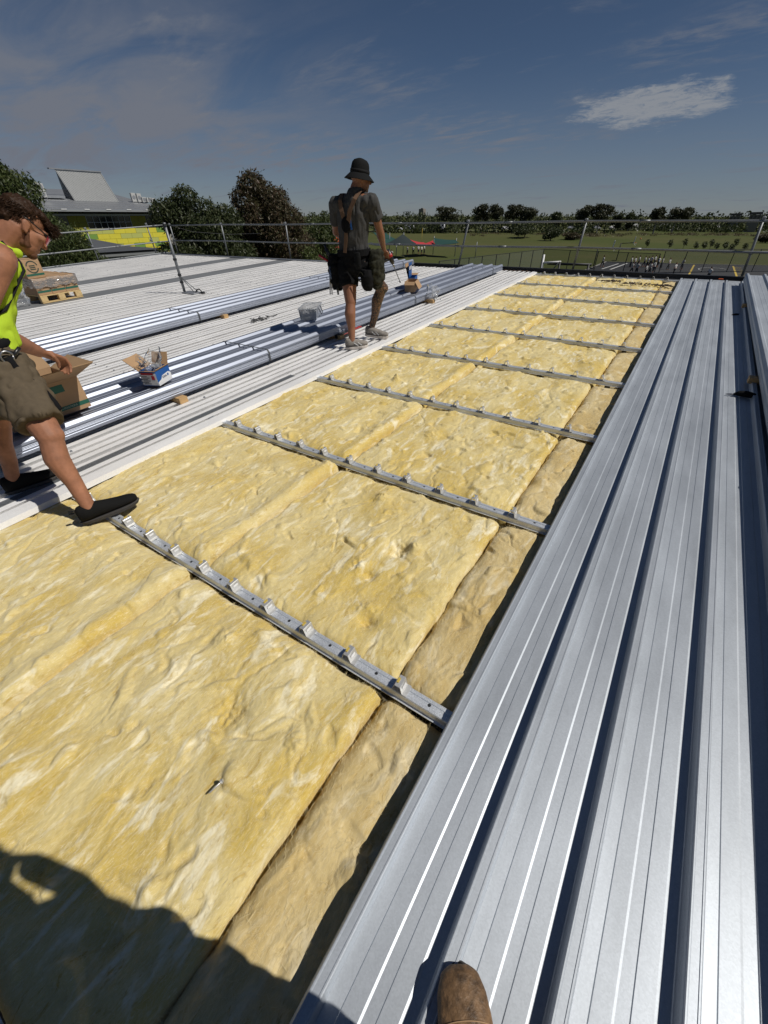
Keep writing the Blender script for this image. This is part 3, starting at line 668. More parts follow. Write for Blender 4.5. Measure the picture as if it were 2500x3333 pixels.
bundle('sheet_bundle', 'bundle of metal sheets on timber blocks at the right picture edge', 1.235, -3.2, 9.45, 9, .085, 'zincalume', (-1.2, 2.2), 'strapped bundles of new sheets', .003, 8, math.radians(.35))

def block(label, c, d, rz=0.0):
    o = MB().cbox((0, 0, d[2] / 2), d, .003).obj('timber_block', 'timber', None, False, Matrix.Translation(c) @ Matrix.Rotation(rz, 4, 'Z'), 'roof'); return set_props(o, label, 'timber block', 'timber blocks under the bundles')
block('short timber block under the near bundle, just past the blue carton', (-3.52, 1.27, .014), (.78, .085, .053))
block('short timber block under the near bundle, beside the standing man', (-3.50, 3.62, .014), (.76, .085, .053))
block('pale timber block under the near bundle with a clear bag on it', (-3.44, 6.05, .014), (.72, .085, .053))
block('timber block under the far bundle, seen between the two bundles', (-5.96, 3.75, .014), (.78, .085, .053))
block('timber block under the far bundle, behind the standing man', (-5.95, 6.9, .014), (.78, .085, .053))
block('far timber block sticking out under the right bundle', (1.55, 7.42, .030), (.86, .075, .050))
block('near timber block sticking out under the right bundle', (1.55, 4.10, .030), (.86, .085, .050))
# ------------------------------------------------------------------ edge protection
def clampm(c, r=.036): return MB().cbox(c, (r * 1.5, r * 1.9, r * 1.9), .006)
def railing(name, label, posts, rails, lean=None):
    """posts: list of (base, top) in roof frame; rails: list of polylines"""
    t = empty(name, label, 'guard rail', posts[0][0], 0, 'roof', 'tube guard rails on the roof edge'); b0 = Vector(posts[0][0])
    for b, tp in posts:
        b = Vector(b) - b0; tp = Vector(tp) - b0
        p = MB().tube([b, tp], .022, 10).obj('post', 'galv', t, True)
        MB().cbox(b + V(0, 0, .03), (.09, .11, .07), .01).obj('foot', 'dark_steel', p)
        for fr in (.5, .97):
            c = b.lerp(tp, fr); MB().cbox(c + V(0, -.02, 0), (.062, .075, .062), .012).obj('clamp', 'galv', p)
    for pl in rails:
        pl = [Vector(q) - b0 for q in pl]; MB().tube(pl, .0205, 10).obj('rail', 'galv', t, True)
        for a, b in zip(pl[:-1], pl[1:]):
            c = a.lerp(b, .37); d = (b - a).normalized(); MB().tube([c - d * .09, c + d * .09], .0245, 10).obj('coupler', 'galv', t, True)
    return t
fp = [(-16.1, 10.08), (-13.25, 10.10), (-10.30, 10.12), (-7.45, 10.12), (-4.60, 10.14), (-1.86, 10.15), (1.16, 10.12), (4.0, 10.1)]
lean = [0, 0, .0, .05, .22, .08, -.06, 0]
posts = [((x, y, -.10), (x + l, y, .96)) for (x, y), l in zip(fp, lean)]
def fr_rail(z, k, s=1): return [(x + l * k + (.0 if i % 2 else .03), y - .045, z + (.012 if i % 2 else -.004)) for i, ((x, y), l) in enumerate(zip(fp, lean))]
rl = railing('guard_rail', 'galvanised tube guard rail along the far roof edge', posts, [fr_rail(.90, .94), fr_rail(.445, .5)])
MB().prism([(10.02, -.02), (10.10, -.02), (10.10, .062), (10.02, .062)], -6.3 + 16.1, 4.1 + 16.1, 'x').obj('toe_board', 'dark_steel', rl, False, Matrix.Translation((0, -10.08, .10)))
MB().tube([(0, -.02, .12), (3, .0, .11), (8, .02, .09), (10.2, .0, .12)], .022, 8).obj('rail', 'dark_steel', rl, True)
lp = [(-16.85, 1.0), (-16.85, 3.2), (-16.85, 5.35), (-16.85, 7.5), (-16.85, 9.66)]
railing('guard_rail', 'galvanised tube guard rail along the left roof edge by the yellow building', [((x, y, -.06), (x, y - .02, 1.0)) for x, y in lp], [[(x + .045, y, z) for x, y in lp] + [(-16.5, 10.2, z + .01)] for z in (.90, .40, .05)])
# free-standing rail stand on the old roof
st = empty('guard_rail_stand', 'tall steel guard rail stand with a weighted base plate on the white roof', 'guard rail', (-8.30, 4.90, .015))
po = MB().tube([(0, 0, 0), (-.012, .01, 1.20)], .026, 10).obj('post', 'galv', st, True)
for z in (.33, .20, .60, 1.16): MB().lathe([(.027, -.02), (.036, -.015), (.036, .015), (.027, .02)], (-.003, 0, z), 10).obj('collar', 'dark_steel', po)
pl = MB().cbox((.16, .05, .012), (.42, .20, .022), .005).obj('base_plate', 'flashing', st)
MB().tube([(.30, .05, .02), (.33, .07, .07), (.38, .09, .085), (.42, .10, .06), (.43, .10, .02)], .012, 7).obj('handle', 'dark_steel', pl, True)
MB().cbox((.46, .10, .02), (.09, .06, .035), .006).obj('weight', 'dark_steel', pl)
for d in (.03, .10): MB().tube([(0, 0, .31), (.24 + d * .5, .02 + d, .025)], .009, 6).obj('brace', 'galv', st, True)
MB().tube([(-.02, .02, 1.18), (.10, .5, 1.02), (.3, 1.2, .93), (.5, 1.9, .90)], .004, 5).obj('tie_wire', 'dark_steel', st, True)

# scaffold access frame beyond the far edge
sf = empty('scaffold_frame', 'pale scaffold access frame just beyond the far roof edge', 'scaffold', (-2.60, 10.45, 0))
for x, z0, z1 in ((0, -5.6, .28), (.38, -5.6, .16), (1.0, -5.6, .12)): MB().tube([(x, 0, z0), (x, 0, z1)], .022, 8).obj('upright', 'box_white' if x < .1 else 'dark_steel', sf, True)
MB().tube([(0, 0, .12), (.40, 0, .15)], .02, 8).obj('ledger', 'box_white', sf, True); MB().tube([(.10, .05, .10), (1.05, .05, .11)], .026, 8).obj('ledger', 'dark_steel', sf, True)
MB().tube([(.38, 0, .16), (.18, 0, -.1)], .012, 6).obj('brace', 'galv', sf, True)

# ------------------------------------------------------------------ boxes and small things
def fold_box(t, d, th, m, mi, flaps):
    """open carton: walls, base and flaps. d=(dx,dy,dz) with the origin at the min corner of the base"""
    dx_, dy_, dz_ = d
    w_ = {'front': ((dx_ - th / 2, dy_ / 2, dz_ / 2), (th, dy_, dz_)), 'back': ((th / 2, dy_ / 2, dz_ / 2), (th, dy_, dz_)), 'side': ((dx_ / 2, dy_ - th / 2, dz_ / 2), (dx_ - 2 * th, th, dz_)), 'side2': ((dx_ / 2, th / 2, dz_ / 2), (dx_ - 2 * th, th, dz_))}
    for k in w_: MB().box(*w_[k]).obj('side_panel', m, t)
    MB().box((dx_ / 2, dy_ / 2, th / 2), (dx_ - 2 * th, dy_ - 2 * th, th)).obj('base_panel', mi, t)
    for (hinge, along, out, ln) in flaps:
        hinge = Vector(hinge); along = Vector(along); out = Vector(out).normalized() * ln
        n = along.cross(out).normalized() * th * .5; i_ = along * .015
        MB().add([hinge + n, hinge + along + n, hinge + along - i_ + out + n, hinge + i_ + out + n, hinge - n, hinge + along - n, hinge + along - i_ + out - n, hinge + i_ + out - n],
                 [(0, 1, 2, 3), (7, 6, 5, 4), (0, 4, 5, 1), (1, 5, 6, 2), (2, 6, 7, 3), (3, 7, 4, 0)]).obj('flap', mi, t)
def put_text(s, size, m, parent, T, name='lettering'):
    return link(name, text_mesh(s, size), m, parent, False, T)
ZT = .072 + .014 + 8 * .0088 + .0270           # rib tops of the bundles
RX = Matrix.Rotation(math.pi / 2, 4, 'X'); FX = Matrix.Rotation(math.pi / 2, 4, 'Z') @ RX      # text facing +x

bx = empty('cardboard_carton', 'open brown carton with a green printed band, held by the bending man', 'carton', (-3.80, .06, ZT + .002))
BX = (.44, .555, .25)
fold_box(bx, BX, .005, 'cardboard', 'cardboard_dark', [((BX[0], 0, BX[2]), (0, BX[1], 0), (.93, 0, .37), .47), ((0, BX[1], BX[2]), (0, -BX[1], 0), (-.75, 0, .65), .20), ((BX[0], BX[1], BX[2]), (-BX[0], 0, 0), (-.0, .93, .35), .17), ((0, 0, BX[2]), (BX[0], 0, 0), (0, -.9, .4), .17)])
MB().box((BX[0] + .0012, BX[1] / 2, .048), (.0016, BX[1], .030)).obj('printed_band', 'green_print', bx)
put_text('BETTER BUILDING SOLUTIONS', .019, 'pale_print', bx, Matrix.Translation((BX[0] + .0026, .335, .048)) @ FX)
MB().box((BX[0] + .0012, .33, .195), (.0016, .20, .055)).obj('printed_panel', 'green_print', bx)
MB().box((BX[0] + .0012, .33, .12), (.0012, .006, .006)).obj('staple', 'tool_steel', bx)

bb = empty('fastener_carton', 'blue and white screw carton with a clear bag spilling out, on the near bundle', 'carton', (-3.40, 1.10, ZT + .002), math.radians(24))
BB = (.16, .20, .13)
fold_box(bb, BB, .004, 'box_blue', 'cardboard', [((BB[0], 0, BB[2]), (0, BB[1], 0), (.05, 0, .05), .02), ((0, BB[1], BB[2]), (0, -BB[1], 0), (-.7, 0, .55), .15), ((0, 0, BB[2]), (BB[0], 0, 0), (0, -.95, .35), .12), ((BB[0], BB[1], BB[2]), (-BB[0], 0, 0), (0, .45, .9), .11)])
MB().add([(BB[0] + .0014, 0, .002), (BB[0] + .0014, BB[1], .002), (BB[0] + .0014, BB[1], .062), (BB[0] + .0014, .17, .080), (BB[0] + .0014, .075, .072), (BB[0] + .0014, .05, .046), (BB[0] + .0014, 0, .034)], [(0, 1, 2, 3, 4, 5, 6)]).obj('white_print', 'box_white', bb)
put_text('IDEAL', .026, 'print_navy', bb, Matrix.Translation((BB[0] + .0026, .105, .055)) @ FX)
m_ = MB(); m_.lathe([(.0001, 0), (.011, 0)], (0, 0, 0), 9); m_.obj('map_emblem', 'box_blue', bb, False, Matrix.Translation((BB[0] + .0024, .155, .058)) @ Matrix.Rotation(math.pi / 2, 4, 'Y'))
MB().box((.08, -.0014, .06), (.155, .0014, .105)).obj('white_label', 'box_white', bb)
MB().box((.075, -.0026, .108), (.12, .0012, .018)).obj('red_patch', 'print_red', bb)
m_ = MB(); q = random.Random(5)
for k in range(6): m_.box((.035 + .02 * (k % 2), -.0028, .085 - .013 * k), (.05 + .02 * q.random(), .0008, .005))
m_.obj('small_print', 'print_black', bb); MB().box((.125, -.0028, .075), (.030, .0008, .035)).obj('picture', 'print_red', bb)
def crumple(w_, d_, h_, seed, n=22, flare=1.0):
    u = np.linspace(0, 2 * np.pi, n * 2, endpoint=False); z = np.linspace(0, 1, n); Ug, Zg = np.meshgrid(u, z); q = np.random.default_rng(seed)
    a = q.uniform(0, 9, 4); r = 1 + .16 * np.sin(3 * Ug + a[0] + 3 * Zg) * Zg + .13 * np.sin(5 * Ug + a[1] - 4 * Zg) + .30 * fbm(Ug * 1.6 + a[2], Zg * 4 + a[3], 3)
    r *= (.85 + flare * .35 * Zg ** 1.5)
    X = w_ * r * np.cos(Ug); Y = d_ * r * np.sin(Ug); Zq = h_ * Zg * (1 + .35 * np.sin(2 * Ug + a[1]) * Zg + .25 * fbm(Ug * 2, Zg * 3 + a[0], 2))
    v = np.stack([X, Y, Zq], -1).reshape(-1, 3); N = n * 2; i, j = np.meshgrid(np.arange(N), np.arange(n - 1)); a_ = (j * N + i).ravel(); b_ = (j * N + (i + 1) % N).ravel()
    return np_mesh('bag', v, np.stack([a_, b_, b_ + N, a_ + N], -1))
link('clear_bag', crumple(.075, .095, .16, 4, 24), 'film_clear', bb, False, Matrix.Translation((.075, .10, .075)))

tub = empty('plastic_tub', 'clear plastic tub of screws on the near bundle beside the standing man', 'tub', (-3.80, 3.60, ZT + .002), math.radians(30))
TB = (.21, .40, .13)
m_ = MB(); m_.add([(0, 0, 0), (TB[0], 0, 0), (TB[0], TB[1], 0), (0, TB[1], 0), (-.012, -.012, TB[2]), (TB[0] + .012, -.012, TB[2]), (TB[0] + .012, TB[1] + .012, TB[2]), (-.012, TB[1] + .012, TB[2])], [(3, 2, 1, 0), (0, 1, 5, 4), (1, 2, 6, 5), (2, 3, 7, 6), (3, 0, 4, 7)])
m_.obj('body', 'tub_plastic', tub)
MB().tube([(-.016, -.016, TB[2]), (TB[0] + .016, -.016, TB[2]), (TB[0] + .016, TB[1] + .016, TB[2]), (-.016, TB[1] + .016, TB[2]), (-.016, -.016, TB[2])], .006, 6).obj('rim', 'tub_plastic', tub)
m_ = MB(); q = random.Random(9)
for k in range(150):
    c = V(q.uniform(.02, .19), q.uniform(.02, .38), q.uniform(.006, .065)); d = V(q.uniform(-1, 1), q.uniform(-1, 1), q.uniform(-.3, .3)).normalized() * .022; m_.tube([c - d, c + d], .0032, 4)
o = m_.obj('screws', 'dark_steel', tub); o['kind'] = 'stuff'
MB().tube([(TB[0] + .02, TB[1] * .5 - .07, TB[2] - .01), (TB[0] + .05, TB[1] * .5 - .05, .04), (TB[0] + .05, TB[1] * .5 + .05, .04), (TB[0] + .02, TB[1] * .5 + .07, TB[2] - .01)], .005, 6).obj('handle', 'plastic_black', tub, True)

b2 = empty('cardboard_carton', 'small brown open carton on the near bundle, beyond the standing man', 'carton', (-3.52, 5.83, ZT + .002), math.radians(20))
fold_box(b2, (.17, .30, .15), .004, 'cardboard', 'cardboard', [((.17, 0, .15), (0, .30, 0), (.5, 0, -.8), .13), ((.17, .30, .15), (-.17, 0, 0), (0, .8, -.5), .12), ((0, 0, .15), (.17, 0, 0), (0, -.6, -.6), .06)])
MB().box((.085, .3012, .07), (.165, .0016, .13)).obj('white_label', 'box_white', b2); MB().box((.085, .3024, .10), (.12, .0012, .03)).obj('blue_print', 'box_blue', b2)
b3 = empty('fastener_carton', 'upright blue carton with brown flaps behind the small brown carton', 'carton', (-3.68, 6.20, ZT + .002), math.radians(20))
fold_box(b3, (.12, .26, .16), .004, 'box_blue', 'cardboard', [((0, .26, .16), (0, -.26, 0), (-.25, 0, .96), .20), ((.12, .26, .16), (-.12, 0, 0), (0, .95, .1), .13)])
lid = MB().box((.02, .11, .26), (.006, .26, .21)).obj('raised_lid', 'box_blue', b3)
m_ = MB()
for k in range(9): m_.box((.0245, .01 + .024 * k, .29), (.002, .014, .055))
m_.obj('printed_block', 'box_white', lid); MB().box((.0240, .11, .29), (.0012, .215, .080)).obj('printed_back', 'print_navy', lid)
MB().box((.06, .2612, .06), (.118, .0016, .10)).obj('white_label', 'box_white', b3)
o = link('clear_bag', crumple(.09, .13, .16, 8, 20, .6), 'film_clear', None, False, Matrix.Translation((-3.14, 6.10, .068)), 'roof'); set_props(o, 'crumpled clear plastic bag lying on the pale timber block', 'plastic bag')

# steel strap lying along the old sheets, and small litter
o = MB().prism([(-2.77, .0135), (-2.715, .0135), (-2.711, .019), (-2.717, .016), (-2.768, .016), (-2.774, .019)], -.35, 2.30).obj('steel_angle', 'galv', None, False, None, 'roof'); set_props(o, 'long flat galvanised steel strip lying on the white sheets by the insulation', 'steel strip')
m_ = MB(); q = random.Random(2); pts = [V(0, 0, .01)]
for k in range(26): pts.append(V(.10 * math.sin(k * .9) + q.uniform(-.03, .03), k * .011 + .07 * math.cos(k * 1.3), .012 + .025 * abs(math.sin(k * 1.7))))
pts += [V(.02, .42, .01), V(-.02, .55, .008)]
o = m_.tube(pts, .005, 5).obj('tangled_cord', 'dark_steel', None, True, Matrix.Translation((-4.95, 3.72, .012)), 'roof'); set_props(o, 'small tangle of dark cord on the white roof between the bundles', 'cord')
def screw(label, p, rz, ln=.05, tilt=.35):
    t = empty('loose_screw', label, 'screw', p, rz); M_ = Matrix.Rotation(tilt, 4, 'Y')
    MB().tube([(0, 0, 0), (ln * .9, 0, 0), (ln, 0, 0)], [.0028, .0026, .0004], 7).obj('shank', 'clip_steel', t, True, M_)
    MB().tube([(-.004, 0, 0), (.001, 0, 0)], .0058, 6).obj('hex_head', 'clip_steel', t, False, M_); MB().tube([(.0012, 0, 0), (.0026, 0, 0)], .0085, 12).obj('washer', 'clip_steel', t, True, M_)
screw('long hex screw lying on the nearest yellow batt', (-.305, -.575, .020), math.radians(-110), .052)
gl = empty('work_glove', 'dark pliers and glove lying on the shaded metal pan at the right', 'glove', (1.06, 3.74, .012), math.radians(10))
m_ = MB(); m_.tube([(-.09, 0, .008), (-.05, .004, .010), (-.01, .01, .012)], [.004, .007, .010], 8); m_.tube([(-.09, .004, .008), (-.05, .012, .010), (-.01, .012, .012)], [.003, .006, .009], 8); m_.obj('pliers', 'tool_steel', gl, True)
m_ = MB(); m_.tube([(-.03, .0, .016), (.0, .01, .022), (.05, .0, .026), (.10, -.015, .020), (.115, -.02, .012)], [.012, .022, .026, .022, .010], 10); m_.tube([(.0, .03, .014), (.05, .032, .018), (.09, .02, .012)], [.010, .012, .006], 8); m_.obj('grip', 'cloth_black', gl, True)
o = MB().add([(-.03, -.03, 0), (.05, -.01, .006), (.055, .03, .018), (.0, .05, .006), (-.02, .02, .012), (.015, .008, .022)], [(0, 1, 5), (1, 2, 5), (2, 3, 5), (3, 4, 5), (4, 0, 5), (0, 4, 3, 2, 1)]).obj('oddment', 'trim_black', None, False, Matrix.Translation((1.045, 7.0, .006)), 'roof'); set_props(o, 'small black oddment on the far end of the shaded pan', 'oddment')  # small black folded piece lying on the pan
o = MB().cbox((0, 0, .012), (.075, .03, .022), .004).obj('orange_tag', 'sail_orange', None, False, Matrix.Translation((.84, 9.80, .030)), 'roof'); set_props(o, 'small bright orange scrap at the far sheet ends', 'tag')
lv = empty('spirit_level', 'short red and black spirit level on the sheets behind the standing man', 'spirit level', (-3.18, 3.62, .020), math.radians(-12))
MB().cbox((0, .1, .030), (.045, .30, .05), .004).obj('body', 'plastic_black', lv); MB().cbox((0, .22, .052), (.050, .34, .010), .003, Matrix.Rotation(.12, 3, 'X')).obj('red_edge', 'plastic_red', lv)

# pallet of cartons
pa = empty('timber_pallet', 'pale timber pallet carrying cartons at the left of the old roof', 'pallet', (-11.40, 2.97, .014))
PL = (1.25, .77)
for k in range(4): MB().box((PL[0] / 2, .055 + k * .22, .128), (PL[0] - .03, .11, .018)).obj('top_board', 'pallet_wood', pa)
for xx in (.06, PL[0] / 2, PL[0] - .05):
    MB().box((xx, PL[1] / 2, .012), (.10, PL[1], .02)).obj('bottom_board', 'pallet_wood', pa)
    for yy in (.06, PL[1] / 2, PL[1] - .06): MB().cbox((xx, yy, .0705), (.10, .12, .094), .004).obj('block', 'pallet_wood', pa)
MB().box((PL[0] - .011, PL[1] / 2, .128), (.022, PL[1], .019)).obj('edge_board', 'pallet_wood', pa)
def carton(label, p, d, rz=0.0, emblem=False):
    t = empty('sealed_carton', label, 'carton', p, rz, 'roof', 'cartons on the pallet')
    MB().cbox((d[0] / 2, d[1] / 2, d[2] / 2), d, .004).obj('body', 'cardboard', t)
    MB().box((d[0] + .001, d[1] / 2, .06), (.002, d[1] - .01, .035)).obj('printed_band', 'green_print', t)
    MB().box((d[0] / 2, d[1] / 2, d[2] + .001), (d[0], .05, .0015)).obj('tape', 'cardboard_dark', t)
    if emblem:
        m = MB(); c = (d[1] / 2, d[2] * .60)
        for a0, a1 in ((.2, 2.9), (3.3, 6.0)):
            for a, b in zip(np.linspace(a0, a1, 14)[:-1], np.linspace(a0, a1, 14)[1:]):
                m.add([(d[0] + .002, c[0] + r * math.cos(t_), c[1] + r * math.sin(t_)) for r, t_ in ((.085, a), (.105, a), (.105, b), (.085, b))], [(0, 1, 2, 3)])
        for k in range(3): m.add([(d[0] + .002, c[0] - .05, c[1] + .03 - k * .03), (d[0] + .002, c[0] + .05, c[1] + .03 - k * .03), (d[0] + .002, c[0] + .05, c[1] + .012 - k * .03), (d[0] + .002, c[0] - .05, c[1] + .012 - k * .03)], [(0, 1, 2, 3)])
        m.obj('round_emblem', 'dark_print', t)
    return t
pb = Vector((-11.40, 2.97, .014))
def onp(x, y, z): return pb + V(x, y, z)
for k in range(3):
    carton('shrink wrapped carton on the pallet, %s of the front row' % ['left', 'middle', 'right'][k], onp(.63, .003 + k * .256, .139), (.60, .252, .285))
    carton('shrink wrapped carton in the back row of the pallet, %s one' % ['left', 'middle', 'right'][k], onp(.02, .003 + k * .256, .139), (.60, .252, .285))
carton('upper brown carton with a round emblem, on top of the wrapped pallet load', onp(.66, -.06, .428), (.55, .32, .31), math.radians(3), True)
def wrap_mesh(x0, x1, y0, y1, z0, z1, seed):
    n = 160; h = 26; per = []
    for k in range(n):
        t = k / n * 4
        if t < 1: per.append((x0 + (x1 - x0) * t, y0, 0, -1))
        elif t < 2: per.append((x1, y0 + (y1 - y0) * (t - 1), 1, 0))
        elif t < 3: per.append((x1 - (x1 - x0) * (t - 2), y1, 0, 1))
        else: per.append((x0, y1 - (y1 - y0) * (t - 3), -1, 0))
    per = np.array(per); Zg, Kg = np.meshgrid(np.linspace(0, 1, h), np.arange(n), indexing='ij'); P_ = per[Kg]
    d = .004 + .022 * np.abs(fbm(Kg * .16 + seed, Zg * 5, 3)); topv = z1 - .05 * np.abs(fbm(Kg * .07, Kg * 0 + seed, 2)); bot = z0 + .10 * np.abs(fbm(Kg * .09 + 7, Kg * 0 + seed, 3))
    v = np.stack([P_[..., 0] + P_[..., 2] * d, P_[..., 1] + P_[..., 3] * d, bot + (topv - bot) * Zg], -1).reshape(-1, 3)
    i, j = np.meshgrid(np.arange(n), np.arange(h - 1)); a_ = (j * n + i).ravel(); b_ = (j * n + (i + 1) % n).ravel()
    return np_mesh('wrap', v, np.stack([a_, b_, b_ + n, a_ + n], -1))
o = link('shrink_wrap', wrap_mesh(.0, 1.25, -.02, .79, .25, .435, 3.3), 'film_clear', None, False, RW4 @ Matrix.Translation(pb)); set_props(o, 'torn clear shrink wrap hanging round the carton load', 'shrink wrap')
o = link('shrink_wrap', crumple(.16, .2, .30, 33, 20, -.3), 'film_clear', None, False, RW4 @ Matrix.Translation(onp(1.0, -.30, 0.0))); set_props(o, 'loose heap of clear shrink wrap at the foot of the pallet', 'shrink wrap')
# ------------------------------------------------------------------ people
def capsule(p0, r0, p1, r1, n=14, flat=False):
    p0, p1 = Vector(p0), Vector(p1); d = p1 - p0; L = d.length; d.normalize(); a = d.orthogonal().normalized(); b = d.cross(a)
    rings = []
    if flat: rings = [(0, r0 * .02), (0, r0), (L * .5, (r0 + r1) / 2), (L, r1), (L, r1 * .02)]
    else:
        for t in np.linspace(-math.pi / 2, 0, 5): rings.append((r0 * math.sin(t), max(r0 * math.cos(t), r0 * .02)))
        for t in np.linspace(0, math.pi / 2, 5): rings.append((L + r1 * math.sin(t), max(r1 * math.cos(t), r1 * .02)))
    v = [p0 + d * h + (a * math.cos(2 * math.pi * j / n) + b * math.sin(2 * math.pi * j / n)) * r for h, r in rings for j in range(n)]
    k = len(rings); f = [(i * n + j, i * n + (j + 1) % n, (i + 1) * n + (j + 1) % n, (i + 1) * n + j) for i in range(k - 1) for j in range(n)] + [tuple(range(n - 1, -1, -1)), tuple(range((k - 1) * n, k * n))]
    return v, f
def ell(c, r, ax=None, n=16):
    c = Vector(c); ax = ax or (V(1, 0, 0), V(0, 1, 0), V(0, 0, 1)); m = n // 2
    v = []
    for i in range(m + 1):
        t = -math.pi / 2 + math.pi * i / m; cz = max(math.cos(t), .03)
        for j in range(n):
            p = 2 * math.pi * j / n; v.append(c + ax[0] * (r[0] * cz * math.cos(p)) + ax[1] * (r[1] * cz * math.sin(p)) + ax[2] * (r[2] * math.sin(t)))
    f = [(i * n + j, i * n + (j + 1) % n, (i + 1) * n + (j + 1) % n, (i + 1) * n + j) for i in range(m) for j in range(n)] + [tuple(range(n - 1, -1, -1)), tuple(range(m * n, (m + 1) * n))]
    return v, f
def loft(rings, n=20):
    """rings: (centre, vec_a, vec_b) ellipses; closed"""
    v = []
    for c, a, b in rings:
        c, a, b = Vector(c), Vector(a), Vector(b); v += [c + a * math.cos(2 * math.pi * j / n) + b * math.sin(2 * math.pi * j / n) for j in range(n)]
    k = len(rings); f = [(i * n + j, i * n + (j + 1) % n, (i + 1) * n + (j + 1) % n, (i + 1) * n + j) for i in range(k - 1) for j in range(n)] + [tuple(range(n - 1, -1, -1)), tuple(range((k - 1) * n, k * n))]
    return v, f
def limb(pts, rs, flat=False):
    return [capsule(pts[i], rs[i], pts[i + 1], rs[i + 1], flat=flat) for i in range(len(pts) - 1)]
def blobm(prims, voxel=.007, smooth=4, wr=None, sub=0):
    m = MB()
    for v, f in prims: m.add(v, f)
    o = bpy.data.objects.new('tmp', m.mesh('tmp')); COL.objects.link(o)
    md = o.modifiers.new('r', 'REMESH'); md.mode = 'VOXEL'; md.voxel_size = voxel
    if smooth: s_ = o.modifiers.new('s', 'SMOOTH'); s_.factor = .5; s_.iterations = smooth
    bpy.context.view_layer.update()
    me = bpy.data.meshes.new_from_object(o.evaluated_get(bpy.context.evaluated_depsgraph_get()))
    old = o.data; bpy.data.objects.remove(o); bpy.data.meshes.remove(old)
    if wr:
        amp, sc, st = wr
        n = len(me.vertices); co = np.empty(n * 3, np.float32); no = np.empty(n * 3, np.float32); me.vertices.foreach_get('co', co); me.vertices.foreach_get('normal', no)
        co = co.reshape(-1, 3); no = no.reshape(-1, 3); q = co * np.array(st)
        d = np.abs(np.array([mnoise.noise(Vector(x) * sc) + .5 * mnoise.noise(Vector(x) * sc * 2.1) for x in q]))
        me.vertices.foreach_set('co', (co + no * (d * amp)[:, None]).astype(np.float32).ravel()); me.update()
    me.shade_smooth(); return me
class Person:
    def __init__(s, name, label, base, group=None):
        s.b = Vector(base); s.r = empty('person', label, 'person', base, 0, 'roof', group)
    def add(s, name, prims, m, voxel=.007, smooth=4, wr=None, parent=None):
        me = blobm(prims, voxel, smooth, wr); me.transform(Matrix.Translation(-s.b)); return link(name, me, m, parent or s.r, True)
    def mb(s, name, mb, m, smooth=True, parent=None):
        me = mb.mesh(name); me.transform(Matrix.Translation(-s.b)); return link(name, me, m, parent or s.r, smooth)
def hand(W, K, side, nrm, curls, sc=1.0, thumb=None):
    """palm from wrist W to knuckle centre K; side = unit vector across the knuckles (index -> little); nrm = back of hand normal; curls: per finger list of (bend angles)"""
    W, K, side, nrm = Vector(W), Vector(K), Vector(side).normalized(), Vector(nrm).normalized(); pr_ = []; fw = (K - W).normalized()
    offs = [-.030, -.010, .010, .028]; ln = [(.040, .024, .018), (.044, .028, .020), (.041, .026, .019), (.032, .020, .017)]
    pr_.append(loft([(W - fw * .01, side * .026 * sc, nrm * .019 * sc), (W.lerp(K, .35), side * .034 * sc, nrm * .018 * sc), (W.lerp(K, .75), side * .041 * sc, nrm * .016 * sc), (K, side * .041 * sc, nrm * .013 * sc), (K + fw * .006, side * .036 * sc, nrm * .010 * sc)], 14))
    for i in range(4):
        p = K + side * offs[i] * sc - nrm * .001; d = fw.copy(); r = [.0098, .0090, .0082, .0066][0] * (1 if i < 3 else .88) * sc
        pr_.append(capsule(p - fw * .03 * sc, .0095 * sc, p, .0105 * sc, 10))
        for j in range(3):
            a = curls[i][j]; d = Matrix.Rotation(a, 3, side if nrm.cross(fw).dot(side) > 0 else -side) @ d
            p2 = p + d * ln[i][j] * sc; r2 = r * .9; pr_.append(capsule(p, r, p2, r2, 10)); p, r = p2, r2
    if thumb:
        b0 = W.lerp(K, .30) - side * .028 * sc; p1, p2, p3 = [Vector(q) for q in thumb]
        pr_ += [capsule(b0, .016 * sc, p1, .0125 * sc, 10), capsule(p1, .0115 * sc, p2, .0105 * sc, 10), capsule(p2, .0105 * sc, p3, .0085 * sc, 10)]
    return pr_

# ---- bending man in the yellow singlet
lm = Person('man', 'man in yellow singlet and khaki shorts bending over the open brown carton', (-2.42, -.05, .0))
RS, RE, RWr, K = V(-2.555, .262, 1.270), V(-2.530, .025, 1.015), V(-2.800, .295, .775), V(-2.870, .405, .690)
LS, LE, LW = V(-2.945, .37, 1.275), V(-3.06, .24, 1.03), V(-3.12, .22, .76)
Rh, Rk, Ra = V(-2.515, .02, .80), V(-2.205, -.035, .495), V(-2.062, -.085, .095)
Lh, Lk, La = V(-2.70, .04, .82), V(-2.80, -.085, .455), V(-2.815, -.195, .095)
# head frame: f looks down-forward, u is up through the crown, s is towards the camera
hf, hu, hs = V(.03, .72, -.695).normalized(), V(0, .695, .72).normalized(), V(1, 0, 0)
hs = hf.cross(hu).normalized(); hu = hs.cross(hf).normalized()
HC_ = V(-2.703, .478, 1.392)               # centre between the ears
def hd(a, b, c=0): return HC_ + hf * a + hu * b + hs * c
AX = (hf, hs, hu)
bodyp = []
bodyp.append(loft([(V(-2.62, -.01, .80), V(.155, .02, 0), V(-.02, .115, .02)), (V(-2.67, .02, .92), V(.140, .02, 0), V(-.02, .105, .03)), (V(-2.72, .09, 1.03), V(.132, -.02, 0), V(.01, .105, .03)), (V(-2.735, .19, 1.15), V(.155, -.03, 0), V(.02, .115, .02)), (V(-2.755, .27, 1.24), V(.160, -.03, 0), V(.02, .100, -.02)), (V(-2.755, .31, 1.30), V(.11, -.02, 0), V(.01, .075, -.03))]))
